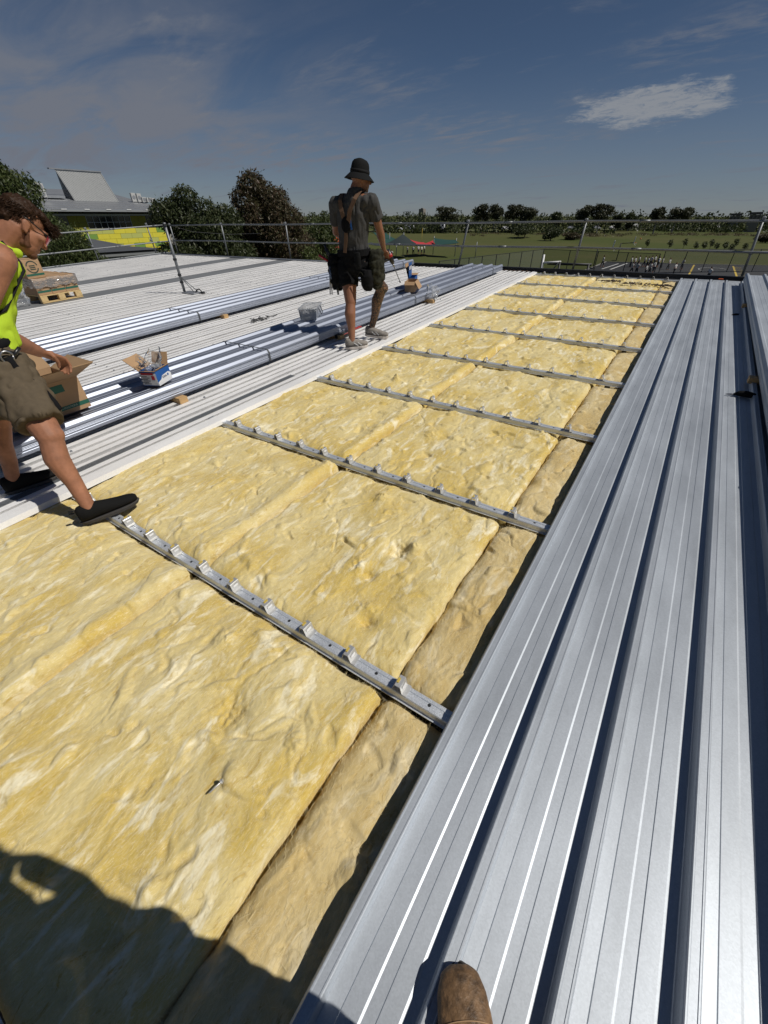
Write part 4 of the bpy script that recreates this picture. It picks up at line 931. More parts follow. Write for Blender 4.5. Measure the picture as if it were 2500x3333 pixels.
bodyp += limb([V(-2.755, .30, 1.28), V(-2.735, .375, 1.345), hd(-.03, -.02)], [.085, .066, .064])
bodyp += [capsule(V(-2.66, .30, 1.275), .075, RS, .068), capsule(V(-2.85, .33, 1.28), .075, LS, .066)]
bodyp += limb([RS, RS.lerp(RE, .35), RE], [.068, .058, .043]) + limb([RE, RE.lerp(RWr, .25), RE.lerp(RWr, .65), RWr], [.047, .056, .046, .033])
bodyp += limb([LS, LE], [.062, .043]) + limb([LE, LE.lerp(LW, .3), LW], [.043, .045, .03])
bodyp += limb([Rh, Rh.lerp(Rk, .5), Rk], [.105, .088, .064]) + limb([Rk, Rk.lerp(Ra, .28) + V(-.005, -.022, 0), Rk.lerp(Ra, .62) + V(0, -.006, 0), Ra], [.058, .061, .044, .036]) + [ell(Rk + V(.012, .03, .005), (.042, .036, .046))]
bodyp += limb([Lh, Lh.lerp(Lk, .5), Lk], [.10, .084, .060]) + limb([Lk, Lk.lerp(La, .3) + V(0, -.022, 0), Lk.lerp(La, .65), La], [.056, .060, .044, .037])
for a, s_ in ((Ra, V(.12, .21, 0).normalized()), (La, V(.10, .99, 0).normalized())): bodyp += [capsule(a, .036, a + s_ * .045 - V(0, 0, .035), .024), capsule(a, .036, a - s_ * .01 - V(0, 0, .04), .022)]
# skull, face, jaw, nose, brow, ear, lips
bodyp += [ell(hd(-.012, .052), (.098, .076, .088), AX), ell(hd(.040, -.012), (.062, .064, .085), AX), ell(hd(.045, -.062), (.050, .052, .050), AX), ell(hd(.074, -.098), (.026, .030, .022), AX),
          capsule(hd(.088, .030), .012, hd(.112, -.016), .0135), ell(hd(.113, -.022), (.015, .017, .012), AX), ell(hd(.088, .040), (.020, .052, .013), AX), ell(hd(.090, -.060), (.015, .026, .008), AX), ell(hd(.086, -.072), (.014, .023, .008), AX), ell(hd(.070, .002, .050), (.030, .020, .022), AX), ell(hd(.070, .002, -.050), (.030, .020, .022), AX)]
for sg in (1, -1): bodyp += [ell(hd(-.006, .006, .074 * sg), (.018, .010, .031), AX), ell(hd(-.014, .016, .080 * sg), (.017, .006, .022), AX), ell(hd(.002, -.018, .074 * sg), (.008, .008, .012), AX)]
sideK = V(-.80, .22, -.45).normalized(); fwK = (K - RWr).normalized(); nK = fwK.cross(sideK).normalized(); nK = nK if nK.z > 0 else -nK; sideK = (sideK - fwK * sideK.dot(fwK)).normalized()
sideK = V(.62, .62, -.05); sideK = (sideK - fwK * sideK.dot(fwK)).normalized(); nK = fwK.cross(sideK).normalized(); nK = nK if nK.z > 0 else -nK
bodyp += hand(RWr, K, -sideK, nK, [(.75, .75, .40), (.72, .72, .4), (.70, .75, .4), (.65, .75, .4)], 1.16, (RWr + fwK * .05 - sideK * -.045 - nK * .02, RWr + fwK * .085 + sideK * .04 - nK * .045, RWr + fwK * .10 + sideK * .03 - nK * .07))
body = lm.add('body', bodyp, 'skin_tan', .0062, 3)
# hair: short sides, longer curly top falling forward
hp = [ell(hd(-.022, .064), (.097, .0765, .084), AX), ell(hd(.02, .098), (.085, .064, .040), AX), ell(hd(.070, .092), (.042, .054, .028), AX), ell(hd(-.072, .02), (.040, .056, .052), AX)]
hair = lm.add('hair', hp, 'hair_brown', .0045, 2, (.010, 40, (1, 1, 1)))
q = random.Random(4); st_ = MB()
def lock(p, d, n3, ln, w_, curl):
    pts = [p]; dd = d.normalized(); ax = n3.normalized()
    for k in range(4):
        dd = (Matrix.Rotation(curl, 3, ax) @ dd).normalized(); pts.append(pts[-1] + dd * ln / 4)
    s_ = dd.cross(V(q.uniform(-1, 1), q.uniform(-1, 1), q.uniform(-1, 1))).normalized(); v = []
    for k, x in enumerate(pts): ww = w_ * (1 - (k / 4.2) ** 2); v += [x - s_ * ww, x + s_ * ww]
    st_.add(v, [(2 * k, 2 * k + 1, 2 * k + 3, 2 * k + 2) for k in range(4)])
for k in range(2600):
    a = q.uniform(-.10, .112); c = q.uniform(-.066, .066); top = .128 - 4.4 * (a - .005) ** 2 - 7 * c * c
    p = hd(a, top - .008, c); d = hf * q.uniform(-.1, 1.0) + hu * q.uniform(-.1, .9) + hs * q.uniform(-.8, .8); ax = V(q.uniform(-1, 1), q.uniform(-1, 1), q.uniform(-1, 1))
    lock(p, d, ax, q.uniform(.014, .032), .0015, q.uniform(-.7, .7))
for k in range(700):
    c = q.uniform(-.055, .055); p = hd(.095 + q.uniform(-.02, .02), .085 + q.uniform(-.02, .022), c); d = hf * q.uniform(.5, 1) + hu * q.uniform(-.6, .3) + hs * q.uniform(-.4, .4)
    lock(p, d, hs + V(q.uniform(-.5, .5), q.uniform(-.5, .5), 0), q.uniform(.032, .062), .0017, q.uniform(-.45, .15))
for k in range(1500):
    a = q.uniform(-.115, .03); z_ = q.uniform(-.01, .09); sg = q.choice((-1, 1)); rr_ = 1 - ((a + .022) / .100) ** 2 - ((z_ - .064) / .086) ** 2
    if rr_ < 0: continue
    lock(hd(a, z_, sg * .0765 * math.sqrt(rr_)), -hu * .6 - hf * .8 + hs * sg * .35, hs, .016, .0011, .1)
lm.mb('hair_locks', st_, 'hair_brown', False, hair)['kind'] = 'stuff'
jw = [ell(hd(.036, -.064), (.052, .0535, .037), AX), ell(hd(.074, -.096), (.0275, .032, .024), AX), capsule(hd(.012, -.02, .0635), .010, hd(.03, -.075, .052), .012), capsule(hd(.012, -.02, -.0635), .010, hd(.03, -.075, -.052), .012), ell(hd(.0935, -.047), (.013, .025, .006), AX)]
lm.add('stubble', jw, 'stubble', .005, 2)

sg_ = MB(); sg_.tube([hd(-.035, .040, .083), hd(-.004, .040, .084), hd(.06, .030, .075), hd(.098, .026, .055)], [.0025, .003, .0035, .005], 8, flat=hu)
sg_.tube([hd(-.035, .040, -.083), hd(.06, .030, -.075), hd(.098, .026, -.055)], [.0025, .0035, .005], 8); sg_.tube([hd(.098, .030, .057), hd(.118, .031, .025), hd(.124, .030, 0), hd(.118, .031, -.025), hd(.098, .030, -.057)], .004, 8)
gl_ = lm.mb('sunglasses', sg_, 'plastic_black')
for sg in (1, -1):
    lens = MB(); g = []
    for i in range(7):
        for j in range(5):
            u_, v_ = i / 6, j / 4; ca = .008 + .058 * u_; g.append(hd(.1215 - 7.0 * ca * ca - .004 * v_, .028 - .046 * v_ * (1 - .35 * abs(u_ - .45) ** 2 * 4), sg * ca))
    lens.add(g, [(i * 5 + j, i * 5 + j + 1, (i + 1) * 5 + j + 1, (i + 1) * 5 + j) for i in range(6) for j in range(4)]); lm.mb('lens', lens, 'lens_red', True, gl_)
# singlet with black edging
sp = [loft([(V(-2.655, .03, .86), V(.162, .02, 0), V(-.02, .145, .03)), (V(-2.68, .065, .95), V(.155, .01, 0), V(-.01, .150, .04)), (V(-2.71, .135, 1.04), V(.150, -.02, 0), V(.01, .150, .035)), (V(-2.735, .215, 1.15), V(.166, -.03, 0), V(.02, .145, .02)), (V(-2.75, .285, 1.225), V(.145, -.03, 0), V(.02, .122, -.02)), (V(-2.755, .31, 1.275), V(.12, -.03, 0), V(.02, .098, -.03))])]
sp += limb([V(-2.64, .25, 1.20), V(-2.665, .315, 1.325), V(-2.68, .385, 1.285)], [.038, .024, .022]) + limb([V(-2.83, .28, 1.22), V(-2.83, .34, 1.325), V(-2.83, .40, 1.28)], [.038, .024, .022])
sing = lm.add('singlet', sp, 'hivis', .006, 1, (.022, 13, (1, 1, .55)))
RG = [(V(-2.755, .31, 1.275), V(.12, -.03, 0), V(.02, .098, -.03)), (V(-2.75, .285, 1.225), V(.145, -.03, 0), V(.02, .122, -.02)), (V(-2.735, .215, 1.15), V(.166, -.03, 0), V(.02, .145, .02)), (V(-2.71, .135, 1.04), V(.150, -.02, 0), V(.01, .150, .035)), (V(-2.68, .065, .95), V(.155, .01, 0), V(-.01, .150, .04))]
def rgp(k, deg, sc_=1.045):
    c, a, b = RG[k]; t = math.radians(deg); return c + (a * math.cos(t) + b * math.sin(t)) * sc_
pts = [V(-2.665, .345, 1.345), rgp(0, 58, 1.06), rgp(1, 58), rgp(2, 52), rgp(2, 40).lerp(rgp(3, 34), .5), rgp(3, 22), rgp(3, 0), rgp(3, -30)]
lm.mb('edging', MB().tube(pts, .0075, 8), 'trim_black', True, sing)
nk = [V(-2.735 + .095 * math.cos(t), .345 + .075 * math.sin(t) * .6, 1.318 - .03 * math.sin(t)) for t in np.linspace(0, 2 * math.pi, 21)]
lm.mb('edging', MB().tube(nk, .006, 8), 'trim_black', True, sing)
# shorts, belt, pouch
sh = [loft([(V(-2.65, -.01, .93), V(.158, .02, 0), V(-.02, .125, .03)), (V(-2.62, -.01, .86), V(.175, .02, 0), V(-.02, .132, .03)), (V(-2.60, .01, .76), V(.178, .02, 0), V(-.02, .135, .02)), (V(-2.60, .01, .70), V(.12, .02, 0), V(-.02, .10, .02))])]
Rd = (Rk - Rh).normalized(); Ld = (Lk - Lh).normalized()
sh += [capsule(Rh - Rd * .02, .128, Rh + Rd * .355, .108, 18, True), capsule(Lh, .120, Lh + Ld * .33, .104, 18, True)]
shorts = lm.add('shorts', sh, 'khaki', .006, 1, (.026, 11, (1, 1, .8)))
hemc = Rh + Rd * .335; a_ = Rd.orthogonal().normalized(); b_ = Rd.cross(a_)
lm.mb('hem_stitch', MB().tube([hemc + (a_ * math.cos(t) + b_ * math.sin(t)) * .111 for t in np.linspace(0, 6.3, 30)], .0022, 5), 'khaki', True, shorts)
belt = lm.mb('tool_belt', MB().tube([V(-2.645 + .172 * math.cos(t), -.01 + .138 * math.sin(t), .905 + .018 * math.sin(t)) for t in np.linspace(0, 6.2832, 26)], [.022] * 26, 8), 'cloth_black', True)
lm.add('leather_pouch', [loft([(V(-2.455, -.05, .88), V(.02, .01, 0), V(-.01, .05, 0)), (V(-2.43, -.055, .82), V(.042, .01, 0), V(-.01, .065, 0)), (V(-2.435, -.06, .74), V(.036, .01, 0), V(-.01, .058, 0)), (V(-2.45, -.065, .715), V(.02, 0, 0), V(0, .04, 0))])], 'leather', .006, 2, None, belt)
lm.add('dark_pouch', [loft([(V(-2.42, -.10, .88), V(.03, 0, 0), V(0, .06, 0)), (V(-2.395, -.10, .76), V(.045, 0, 0), V(0, .065, 0)), (V(-2.40, -.10, .64), V(.03, 0, 0), V(0, .05, 0))])], 'cloth_black', .006, 2, (.01, 14, (1, 1, 1)), belt)
for k, (p, d) in enumerate((((-2.42, .03, .90), (-.01, .05, -.03)), ((-2.40, .045, .86), (.0, .04, .03)))): lm.mb('tool', MB().tube([Vector(p), Vector(p) + Vector(d) * 1.4], [.012, .009], 8), 'plastic_black', True, belt)
lm.mb('carabiner', MB().tube([V(-2.385 + .0 * t, .025 + .026 * math.cos(t), .875 + .028 * math.sin(t)) for t in np.linspace(0, 6.3, 18)], .006, 6), 'tool_steel', True, belt)
lm.mb('hanging_strap', MB().ribbon([V(-2.385, .025, .875), V(-2.37, .025, .83), V(-2.345, .045, .76), V(-2.31, .07, .70), V(-2.26, .075, .63), V(-2.22, .07, .60)], V(0, .6, .8), .040, .012), 'cloth_black', True, belt)
# slip-on shoes
def shoe(P, name, label, heel, toe, m, ms, hgt=.075, wid=.046, sole=.022, loop=True, tall=0.0):
    heel, toe = Vector(heel), Vector(toe); d = (toe - heel); L = d.length; d.normalize(); s_ = V(d.y, -d.x, 0).normalized(); up = s_.cross(d)
    if up.z < 0: up = -up; 
    pr_ = [loft([(heel + d * .003 + up * (sole + hgt * .42), s_ * .024, up * hgt * .42), (heel + d * .02 + up * (sole + hgt * .5), s_ * .036, up * hgt * .54), (heel + d * .14 * L + up * (sole + hgt * .5), s_ * .043, up * hgt * .55), (heel + d * .33 * L + up * (sole + hgt * .46), s_ * .043, up * hgt * .52), (heel + d * .50 * L + up * (sole + hgt * .37), s_ * .044, up * hgt * .42), (heel + d * .70 * L + up * (sole + hgt * .28), s_ * wid, up * hgt * .33), (heel + d * .86 * L + up * (sole + hgt * .24), s_ * wid * .92, up * hgt * .28), (heel + d * .96 * L + up * (sole + hgt * .21), s_ * wid * .70, up * hgt * .23), (toe + up * (sole + hgt * .18), s_ * wid * .38, up * hgt * .14)], 18)]
    if tall: pr_.append(capsule(heel + d * .06 + up * (sole + hgt * .6), .044, heel + d * .05 + up * (sole + hgt + tall), .048))
    sh_ = P.add(name, pr_, m, .0055, 3)
    if label: sh_['label'] = label
    n = 22; ring = []
    for z_, k in ((0, .97), (sole * .85, 1.04), (sole, 1.0)):
        for j in range(n):
            t = 2 * math.pi * j / n; c = math.cos(t); w_ = (.036 if c < 0 else .036 + (wid + .004 - .036) * math.sin(min(1, c * 1.35) * math.pi / 2 * 1.0)) * 1.06
            ring.append(heel + d * (L * .5 + L * .505 * c * k) + s_ * (w_ * math.sin(t) * k) + up * (z_ + .010 * max(0, c - .75) * (1 if z_ < .001 else .6)))
    f = [(i * n + j, i * n + (j + 1) % n, (i + 1) * n + (j + 1) % n, (i + 1) * n + j) for i in range(2) for j in range(n)] + [tuple(range(n - 1, -1, -1)), tuple(range(2 * n, 3 * n))]
    P.mb('sole', MB().add(ring, f), ms, False, sh_)
    if loop: P.mb('pull_tab', MB().ribbon([heel + up * (sole + hgt * .85), heel - d * .022 + up * (sole + hgt * .95), heel - d * .026 + up * (sole + hgt * .80), heel + up * (sole + hgt * .72)], s_, .012, .003), m, False, sh_)
    return sh_, (heel, d, s_, up, L)
shoe(lm, 'shoe', None, (-2.085, -.150, .006), (-1.985, .150, .028), 'shoe_black', 'rubber_dark', .092, .044)
shoe(lm, 'shoe', None, (-2.83, -.265, .016), (-2.775, .045, .016), 'shoe_black', 'rubber_dark', .092, .044)

# ---- standing man with hat and tool belt
mm = Person('man', 'standing man in dark bucket hat, grey shirt and tool belt, seen from behind', (-2.76, 3.55, .02))
sL, sR = V(-2.945, 3.50, 1.415), V(-2.555, 3.60, 1.425); eR, wR, kR = V(-2.545, 3.71, 1.185), V(-2.615, 3.885, .985), V(-2.615, 3.945, .885)
eL, wL = V(-3.055, 3.60, 1.165), V(-3.00, 3.82, 1.06)
hL, hR = V(-2.875, 3.53, .88), V(-2.70, 3.58, .88); kL, aL = V(-2.775, 3.41, .515), V(-2.735, 3.325, .115); kR_, aR = V(-2.60, 3.80, .605), V(-2.785, 3.815, .155)
ac = (sR - sL).normalized(); fwd_ = V(0, 0, 1).cross(ac).normalized()
nb = V(-2.725, 3.54, 1.46); hc = V(-2.672, 3.585, 1.615)
bp = [loft([(V(-2.785, 3.55, .82), ac * .15, fwd_ * .10), (V(-2.785, 3.55, .95), ac * .148, fwd_ * .102), (V(-2.775, 3.55, 1.08), ac * .14, fwd_ * .10), (V(-2.76, 3.545, 1.25), ac * .155, fwd_ * .105), (V(-2.75, 3.545, 1.38), ac * .162, fwd_ * .095), (nb, ac * .10, fwd_ * .075)])]
bp += limb([nb, nb + V(.022, .02, .08), hc - V(0, 0, .03)], [.07, .062, .066]) + [capsule(nb - ac * .05 - V(0, 0, .03), .07, sL, .062), capsule(nb + ac * .05 - V(0, 0, .03), .07, sR, .064)]
bp += limb([sR, sR.lerp(eR, .4), eR], [.062, .052, .041]) + limb([eR, eR.lerp(wR, .3), eR.lerp(wR, .7), wR], [.041, .046, .034, .027])
bp += limb([sL, eL], [.060, .041]) + limb([eL, eL.lerp(wL, .3), wL], [.041, .045, .028])
bp += limb([hL, hL.lerp(kL, .5), kL], [.10, .086, .064]) + limb([kL, kL.lerp(aL, .3) + V(0, -.02, 0), kL.lerp(aL, .65), aL], [.056, .064, .046, .036])
bp += [capsule(aL, .033, V(-2.70, 3.36, .065), .022), capsule(aL, .033, V(-2.755, 3.305, .06), .024)]
hfm = V(.55, .82, -.12).normalized(); hsm = hfm.cross(V(0, 0, 1)).normalized(); hum = hsm.cross(hfm); AM = (hfm, hsm, hum)
bp += [ell(hc + hum * .02, (.095, .075, .10), AM), ell(hc + hfm * .045 - hum * .045, (.055, .058, .075), AM), capsule(hc + hfm * .095 - hum * .005, .010, hc + hfm * .115 - hum * .035, .012), ell(hc + hfm * .065 - hum * .098, (.028, .03, .022), AM)]
for sg in (1, -1): bp += [ell(hc - hfm * .008 - hum * .012 + hsm * .076 * sg, (.018, .009, .030), AM)]
fk = (kR - wR).normalized()
bp += hand(wR, kR, V(-.75, -.35, 0), V(.6, -.75, .2), [(.9, 1.0, .6), (.9, 1.0, .6), (.9, 1.1, .6), (.9, 1.1, .6)], 1.0, (wR + fk * .05 + V(.03, .03, -.01), wR + fk * .07 + V(.015, .055, -.03), wR + fk * .08 + V(-.01, .065, -.04)))
bp += [ell(wL + V(.01, .05, -.02), (.04, .06, .03))]
body2 = mm.add('body', bp, 'skin_brown', .0068, 3)
# tattooed right leg is part of the same figure, drawn as inked skin
tl = limb([hR, hR.lerp(kR_, .5), kR_], [.10, .088, .066]) + limb([kR_, kR_.lerp(aR, .3) + V(-.012, -.018, 0), kR_.lerp(aR, .65), aR, aR - V(0, 0, .05)], [.060, .067, .049, .038, .038]) + [ell(kR_ + V(.018, .018, .0), (.052, .052, .055)), capsule(aR - V(0, 0, .03), .034, V(-2.74, 3.835, .09), .022)]
o = mm.add('inked_leg', tl, 'tattoo', .0068, 3); o['label'] = 'right leg covered in dark line tattoos'
ts = [loft([(V(-2.785, 3.55, .99), ac * .163, fwd_ * .122), (V(-2.782, 3.55, 1.06), ac * .158, fwd_ * .118), (V(-2.77, 3.547, 1.18), ac * .164, fwd_ * .120), (V(-2.755, 3.545, 1.33), ac * .178, fwd_ * .118), (V(-2.748, 3.545, 1.42), ac * .160, fwd_ * .102), (nb + V(.004, .005, .03), ac * .085, fwd_ * .080), (nb + V(.020, .018, .078), ac * .069, fwd_ * .070)])]
ts += [capsule(nb - ac * .05 - V(0, 0, .05), .078, sL - V(0, 0, .005), .070), capsule(nb + ac * .05 - V(0, 0, .05), .078, sR - V(0, 0, .005), .072), capsule(sR, .072, sR.lerp(eR, .62), .066, 16, True), capsule(sL, .070, sL.lerp(eL, .65), .064, 16, True)]
mm.add('tee_shirt', ts, 'tee_grey', .0062, 1, (.022, 10, (1.5, 1.5, .55)))
hat = MB().lathe([(.0005, .133), (.035, .131), (.065, .122), (.082, .103), (.090, .075), (.094, .045), (.097, .020), (.099, .018), (.150, -.030), (.152, -.034), (.149, -.035), (.098, .008)], (0, 0, 0), 30, 1.0, .88)
me = hat.mesh('hat'); me.transform(Matrix.Translation(hc + V(-.004, 0, .015) - mm.b) @ Matrix((hfm, hsm, hum)).transposed().to_4x4() @ Matrix.Rotation(.06, 4, 'Y'))
for v_ in me.vertices: 
    n_ = mnoise.noise(v_.co * 14); v_.co += V(.004, .003, .006) * n_
ho = link('bucket_hat', me, 'hat_black', mm.r, True)
hb = MB().lathe([(.0965, .022), (.100, .024), (.0985, .046), (.095, .047)], (0, 0, 0), 30, 1.0, .88); me = hb.mesh('band'); me.transform(Matrix.Translation(hc + V(-.004, 0, .015) - mm.b) @ Matrix((hfm, hsm, hum)).transposed().to_4x4() @ Matrix.Rotation(.06, 4, 'Y')); link('hat_band', me, 'trim_black', ho, True)
ss = [loft([(V(-2.785, 3.55, 1.03), ac * .160, fwd_ * .112), (V(-2.785, 3.55, .93), ac * .172, fwd_ * .125), (V(-2.785, 3.55, .82), ac * .178, fwd_ * .130), (V(-2.785, 3.55, .76), ac * .13, fwd_ * .10)])]
dL_, dR_ = (kL - hL).normalized(), (kR_ - hR).normalized()
ss += [capsule(hL - dL_ * .02, .118, hL + dL_ * .235, .102, 18, True), capsule(hR - dR_ * .02, .118, hR + dR_ * .25, .104, 18, True)]
mm.add('shorts', ss, 'cloth_black', .007, 2, (.016, 9, (1, 1, 1)))
bc = V(-2.785, 3.55, .985)
tb = mm.mb('tool_belt', MB().ribbon([bc + ac * .185 * math.cos(t) + fwd_ * .138 * math.sin(t) for t in np.linspace(0, 6.2832, 30)], V(0, 0, 1), .06, .012), 'cloth_black', False)
def pouch(name, c, sx, sy, h, m, wr=(.014, 10, (1, 1, 1))):
    c = Vector(c); return mm.add(name, [loft([(c + V(0, 0, h * .5), ac * sx * .8, fwd_ * sy * .7), (c + V(0, 0, h * .2), ac * sx, fwd_ * sy), (c - V(0, 0, h * .25), ac * sx * .95, fwd_ * sy * .95), (c - V(0, 0, h * .5), ac * sx * .6, fwd_ * sy * .6)])], m, .006, 2, wr, tb)
pouch('left_pouch', bc - ac * .235 + V(0, .0, -.19), .078, .105, .34, 'cloth_black', (.026, 11, (1, 1, 1))); pouch('right_pouch', bc + ac * .245 - V(0, 0, .17) + fwd_ * .03, .080, .115, .36, 'camo', (.03, 12, (1, 1, 1))); pouch('phone_pouch', bc + ac * .10 - fwd_ * .155 - V(0, 0, .065), .038, .022, .15, 'hat_black', None)
pouch('right_pouch', bc + ac * .17 + V(0, 0, -.26) - fwd_ * .08, .07, .07, .20, 'cloth_black')
for k, (x, dz_, m) in enumerate(((-.27, -.02, 'plastic_black'), (-.25, .02, 'plastic_black'), (-.30, -.08, 'plastic_red'))): mm.mb('tool_handle', MB().tube([bc + ac * x - fwd_ * .03 + V(0, 0, -.08), bc + ac * (x - .05 - .03 * k) - fwd_ * .05 + V(0, 0, .07 + dz_)], [.012, .014], 8), m, True, tb)
mm.mb('hanging_snips', MB().tube([bc - ac * .27 - fwd_ * .09 - V(0, 0, .12), bc - ac * .295 - fwd_ * .10 - V(0, 0, .40)], [.010, .007], 6).tube([bc - ac * .26 - fwd_ * .09 - V(0, 0, .12), bc - ac * .27 - fwd_ * .10 - V(0, 0, .40)], [.010, .007], 6), 'tool_steel', True, tb)
mm.mb('pouch_tail', MB().tube([bc - ac * .22 - fwd_ * .06 - V(0, 0, .28), bc - ac * .21 - fwd_ * .06 - V(0, 0, .41)], [.014, .011], 7), 'plastic_black', True, tb)
mm.mb('hammer_loop', MB().tube([bc + ac * .12 - fwd_ * .15 + V(0, 0, -.22) + ac * .03 * math.cos(t) + V(0, 0, .045 * math.sin(t)) for t in np.linspace(.3, 5.2, 16)], .005, 6), 'camo', True, tb)
# Y-shaped braces
bk = -fwd_
yp = V(-2.795, 3.55, 1.225) + bk * .146
mm.mb('brace_strap', MB().ribbon([bc + bk * .150 - ac * .045 + V(0, 0, .01), V(-2.81, 3.55, 1.10) + bk * .150, yp], ac, .036, .006), 'strap_brown', False)
mm.mb('brace_strap', MB().ribbon([yp, V(-2.83, 3.54, 1.35) + bk * .146, V(-2.85, 3.53, 1.445) + bk * .115, V(-2.86, 3.54, 1.497) + bk * .05, V(-2.865, 3.56, 1.495)], ac, .040, .006), 'strap_brown', False)
mm.mb('brace_strap', MB().ribbon([yp + ac * .02, V(-2.735, 3.55, 1.35) + bk * .148, V(-2.675, 3.55, 1.45) + bk * .118, V(-2.645, 3.56, 1.508) + bk * .05, V(-2.64, 3.58, 1.515)], ac, .042, .006), 'strap_brown', False)
mm.add('brace_pad', [ell(yp + V(0, 0, .015), (.055, .014, .075), (ac, bk, V(0, 0, 1)))], 'cloth_black', .006, 2)
mm.mb('blue_tag', MB().ribbon([yp + ac * .05 + V(0, 0, .05), yp + ac * .062 + bk * .003 - V(0, 0, .03)], ac, .016, .004), 'box_blue', False)
def runner(h, t):
    s_, (heel, d, sd, up, L) = shoe(mm, 'running_shoe', None, h, t, 'shoe_grey', 'shoe_sole', .098, .046, .028, False)
    mm.add('heel_counter', [loft([(heel + d * .004 + up * .045, sd * .026, up * .020), (heel + d * .035 + up * .050, sd * .039, up * .024), (heel + d * .10 + up * .046, sd * .0405, up * .016), (heel + d * .13 + up * .042, sd * .036, up * .008)], 16)], 'shoe_dark', .005, 1, None, s_)
    m = MB()
    for k in range(5):
        c = heel + d * (.135 + .022 * k) + up * (.098 - .0085 * k); m.tube([c - sd * .024, c + up * .004, c + sd * .024], .003, 5)
    mm.mb('laces', m, 'shoe_sole', True, s_)
    m = MB()
    for sg in (1, -1):
        for k in range(2): m.ribbon([heel + d * (.10 + .05 * k) + sd * sg * .043 + up * .075, heel + d * (.15 + .045 * k) + sd * sg * .0475 + up * .040], up, .008, .002)
    mm.mb('side_stripe', m, 'box_white', False, s_)
runner((-2.795, 3.265, .020), (-2.615, 3.475, .020)); runner((-2.865, 3.775, .045), (-2.575, 3.865, .028))
# impact driver held in the right hand
dr = empty('impact_driver', 'black and red impact driver with a long bit in the standing man\'s hand', 'power tool', kR)
dd = V(.22, .35, -.9).normalized(); gx = V(-.62, -.70, -.1); gx = (gx - dd * gx.dot(dd)).normalized(); gs = dd.cross(gx)
Rg = Matrix((gx, gs, dd)).transposed()
hn = MB().tube([V(0, 0, 0) - gx * .02 + V(0, 0, -.01), gx * .07 + dd * .0], [.020, .022], 10).obj('grip', 'plastic_black', dr, True)
MB().tube([-gx * .045 - dd * .075, -gx * .045 + dd * .02, -gx * .045 + dd * .06, -gx * .045 + dd * .085], [.026, .030, .025, .013], 14).obj('motor_body', 'plastic_black', dr, True)
MB().tube([-gx * .045 - dd * .03, -gx * .045 + dd * .005], .0312, 14).obj('red_band', 'plastic_red', dr, True)
MB().tube([-gx * .045 + dd * .082, -gx * .045 + dd * .115], .011, 10).obj('chuck', 'tool_steel', dr, True)
MB().tube([-gx * .045 + dd * .11, -gx * .045 + dd * .285], .0042, 8).obj('bit', 'plastic_black', dr, True); MB().tube([-gx * .045 + dd * .285, -gx * .045 + dd * .305], .008, 8).obj('nut_driver', 'plastic_black', dr, True)
bt = MB().cbox(gx * .105, (.065, .075, .115), .012, Rg).obj('battery', 'plastic_black', dr); MB().cbox(gx * .138, (.004, .05, .085), .002, Rg).obj('battery_label', 'print_red', bt); MB().cbox(gx * .1405, (.002, .030, .06), .001, Rg).obj('battery_panel', 'rubber_dark', bt)

# ---- the photographer, standing behind the camera; one boot shows
ph = Person('man', 'photographer in work clothes of whom only one brown leather boot toe shows', (.56, -.80, .02))
# stands just behind the vertical plane of the lens
pf = V(-.555, .832, 0); psd = V(.832, .555, 0); o0 = V(.4366, -.6734, 0)
def pp(f_, s_, z): return o0 + pf * f_ + psd * s_ + V(0, 0, z)
pb_ = [loft([(pp(-.20, .12, .86), psd * .17, pf * .12), (pp(-.20, .12, 1.02), psd * .17, pf * .13), (pp(-.255, .11, 1.25), psd * .19, pf * .12), (pp(-.25, .10, 1.40), psd * .17, pf * .10), (pp(-.22, .10, 1.47), psd * .09, pf * .08)])]
pb_ += limb([pp(-.17, .10, 1.46), pp(-.15, .09, 1.56), pp(-.14, .08, 1.64)], [.07, .062, .06]) + [ell(pp(-.13, .08, 1.66), (.095, .078, .12), (pf, psd, V(0, 0, 1)))]
for s_, e_, w_, h_ in ((1, (-.22, .34, 1.14), (-.07, .17, 1.36), (-.045, .07, 1.44)), (-1, (-.20, -.16, 1.16), (-.07, -.06, 1.38), (-.05, -.035, 1.45))):
    sh_ = pp(-.18, .10 + s_ * .20, 1.40); pb_ += limb([pp(-.18, .10 + s_ * .1, 1.42), sh_, pp(*e_), pp(*w_), pp(*h_)], [.075, .065, .045, .032, .034])
for s_, fx in ((1, -.30), (-1, -.06)):
    pb_ += limb([pp(-.20, .12 + s_ * .09, .88), pp(-.17 if s_ > 0 else -.13, .12 + s_ * .085, .50), pp(fx - .10, .12 + s_ * (.09 if s_ > 0 else .04), .12)], [.105, .075, .055])
ph.add('body', pb_, 'skin_tan', .012, 2)
jk = [loft([(pp(-.20, .12, .84), psd * .20, pf * .145), (pp(-.20, .12, 1.0), psd * .19, pf * .145), (pp(-.255, .11, 1.25), psd * .205, pf * .135), (pp(-.25, .10, 1.41), psd * .18, pf * .11), (pp(-.22, .10, 1.47), psd * .1, pf * .085)])]
for s_ in (1, -1): jk += [capsule(pp(-.18, .10 + s_ * .1, 1.42), .08, pp(-.18, .10 + s_ * .21, 1.40), .075), capsule(pp(-.18, .10 + s_ * .21, 1.40), .075, pp(*((-.22, .34, 1.14) if s_ > 0 else (-.20, -.16, 1.16))), .062)]
ph.add('work_shirt', jk, 'trouser_navy', .012, 2, (.02, 8, (1, 1, 1)))
tr = [loft([(pp(-.20, .12, .98), psd * .185, pf * .135), (pp(-.20, .12, .80), psd * .19, pf * .135), (pp(-.20, .12, .74), psd * .15, pf * .11)])]
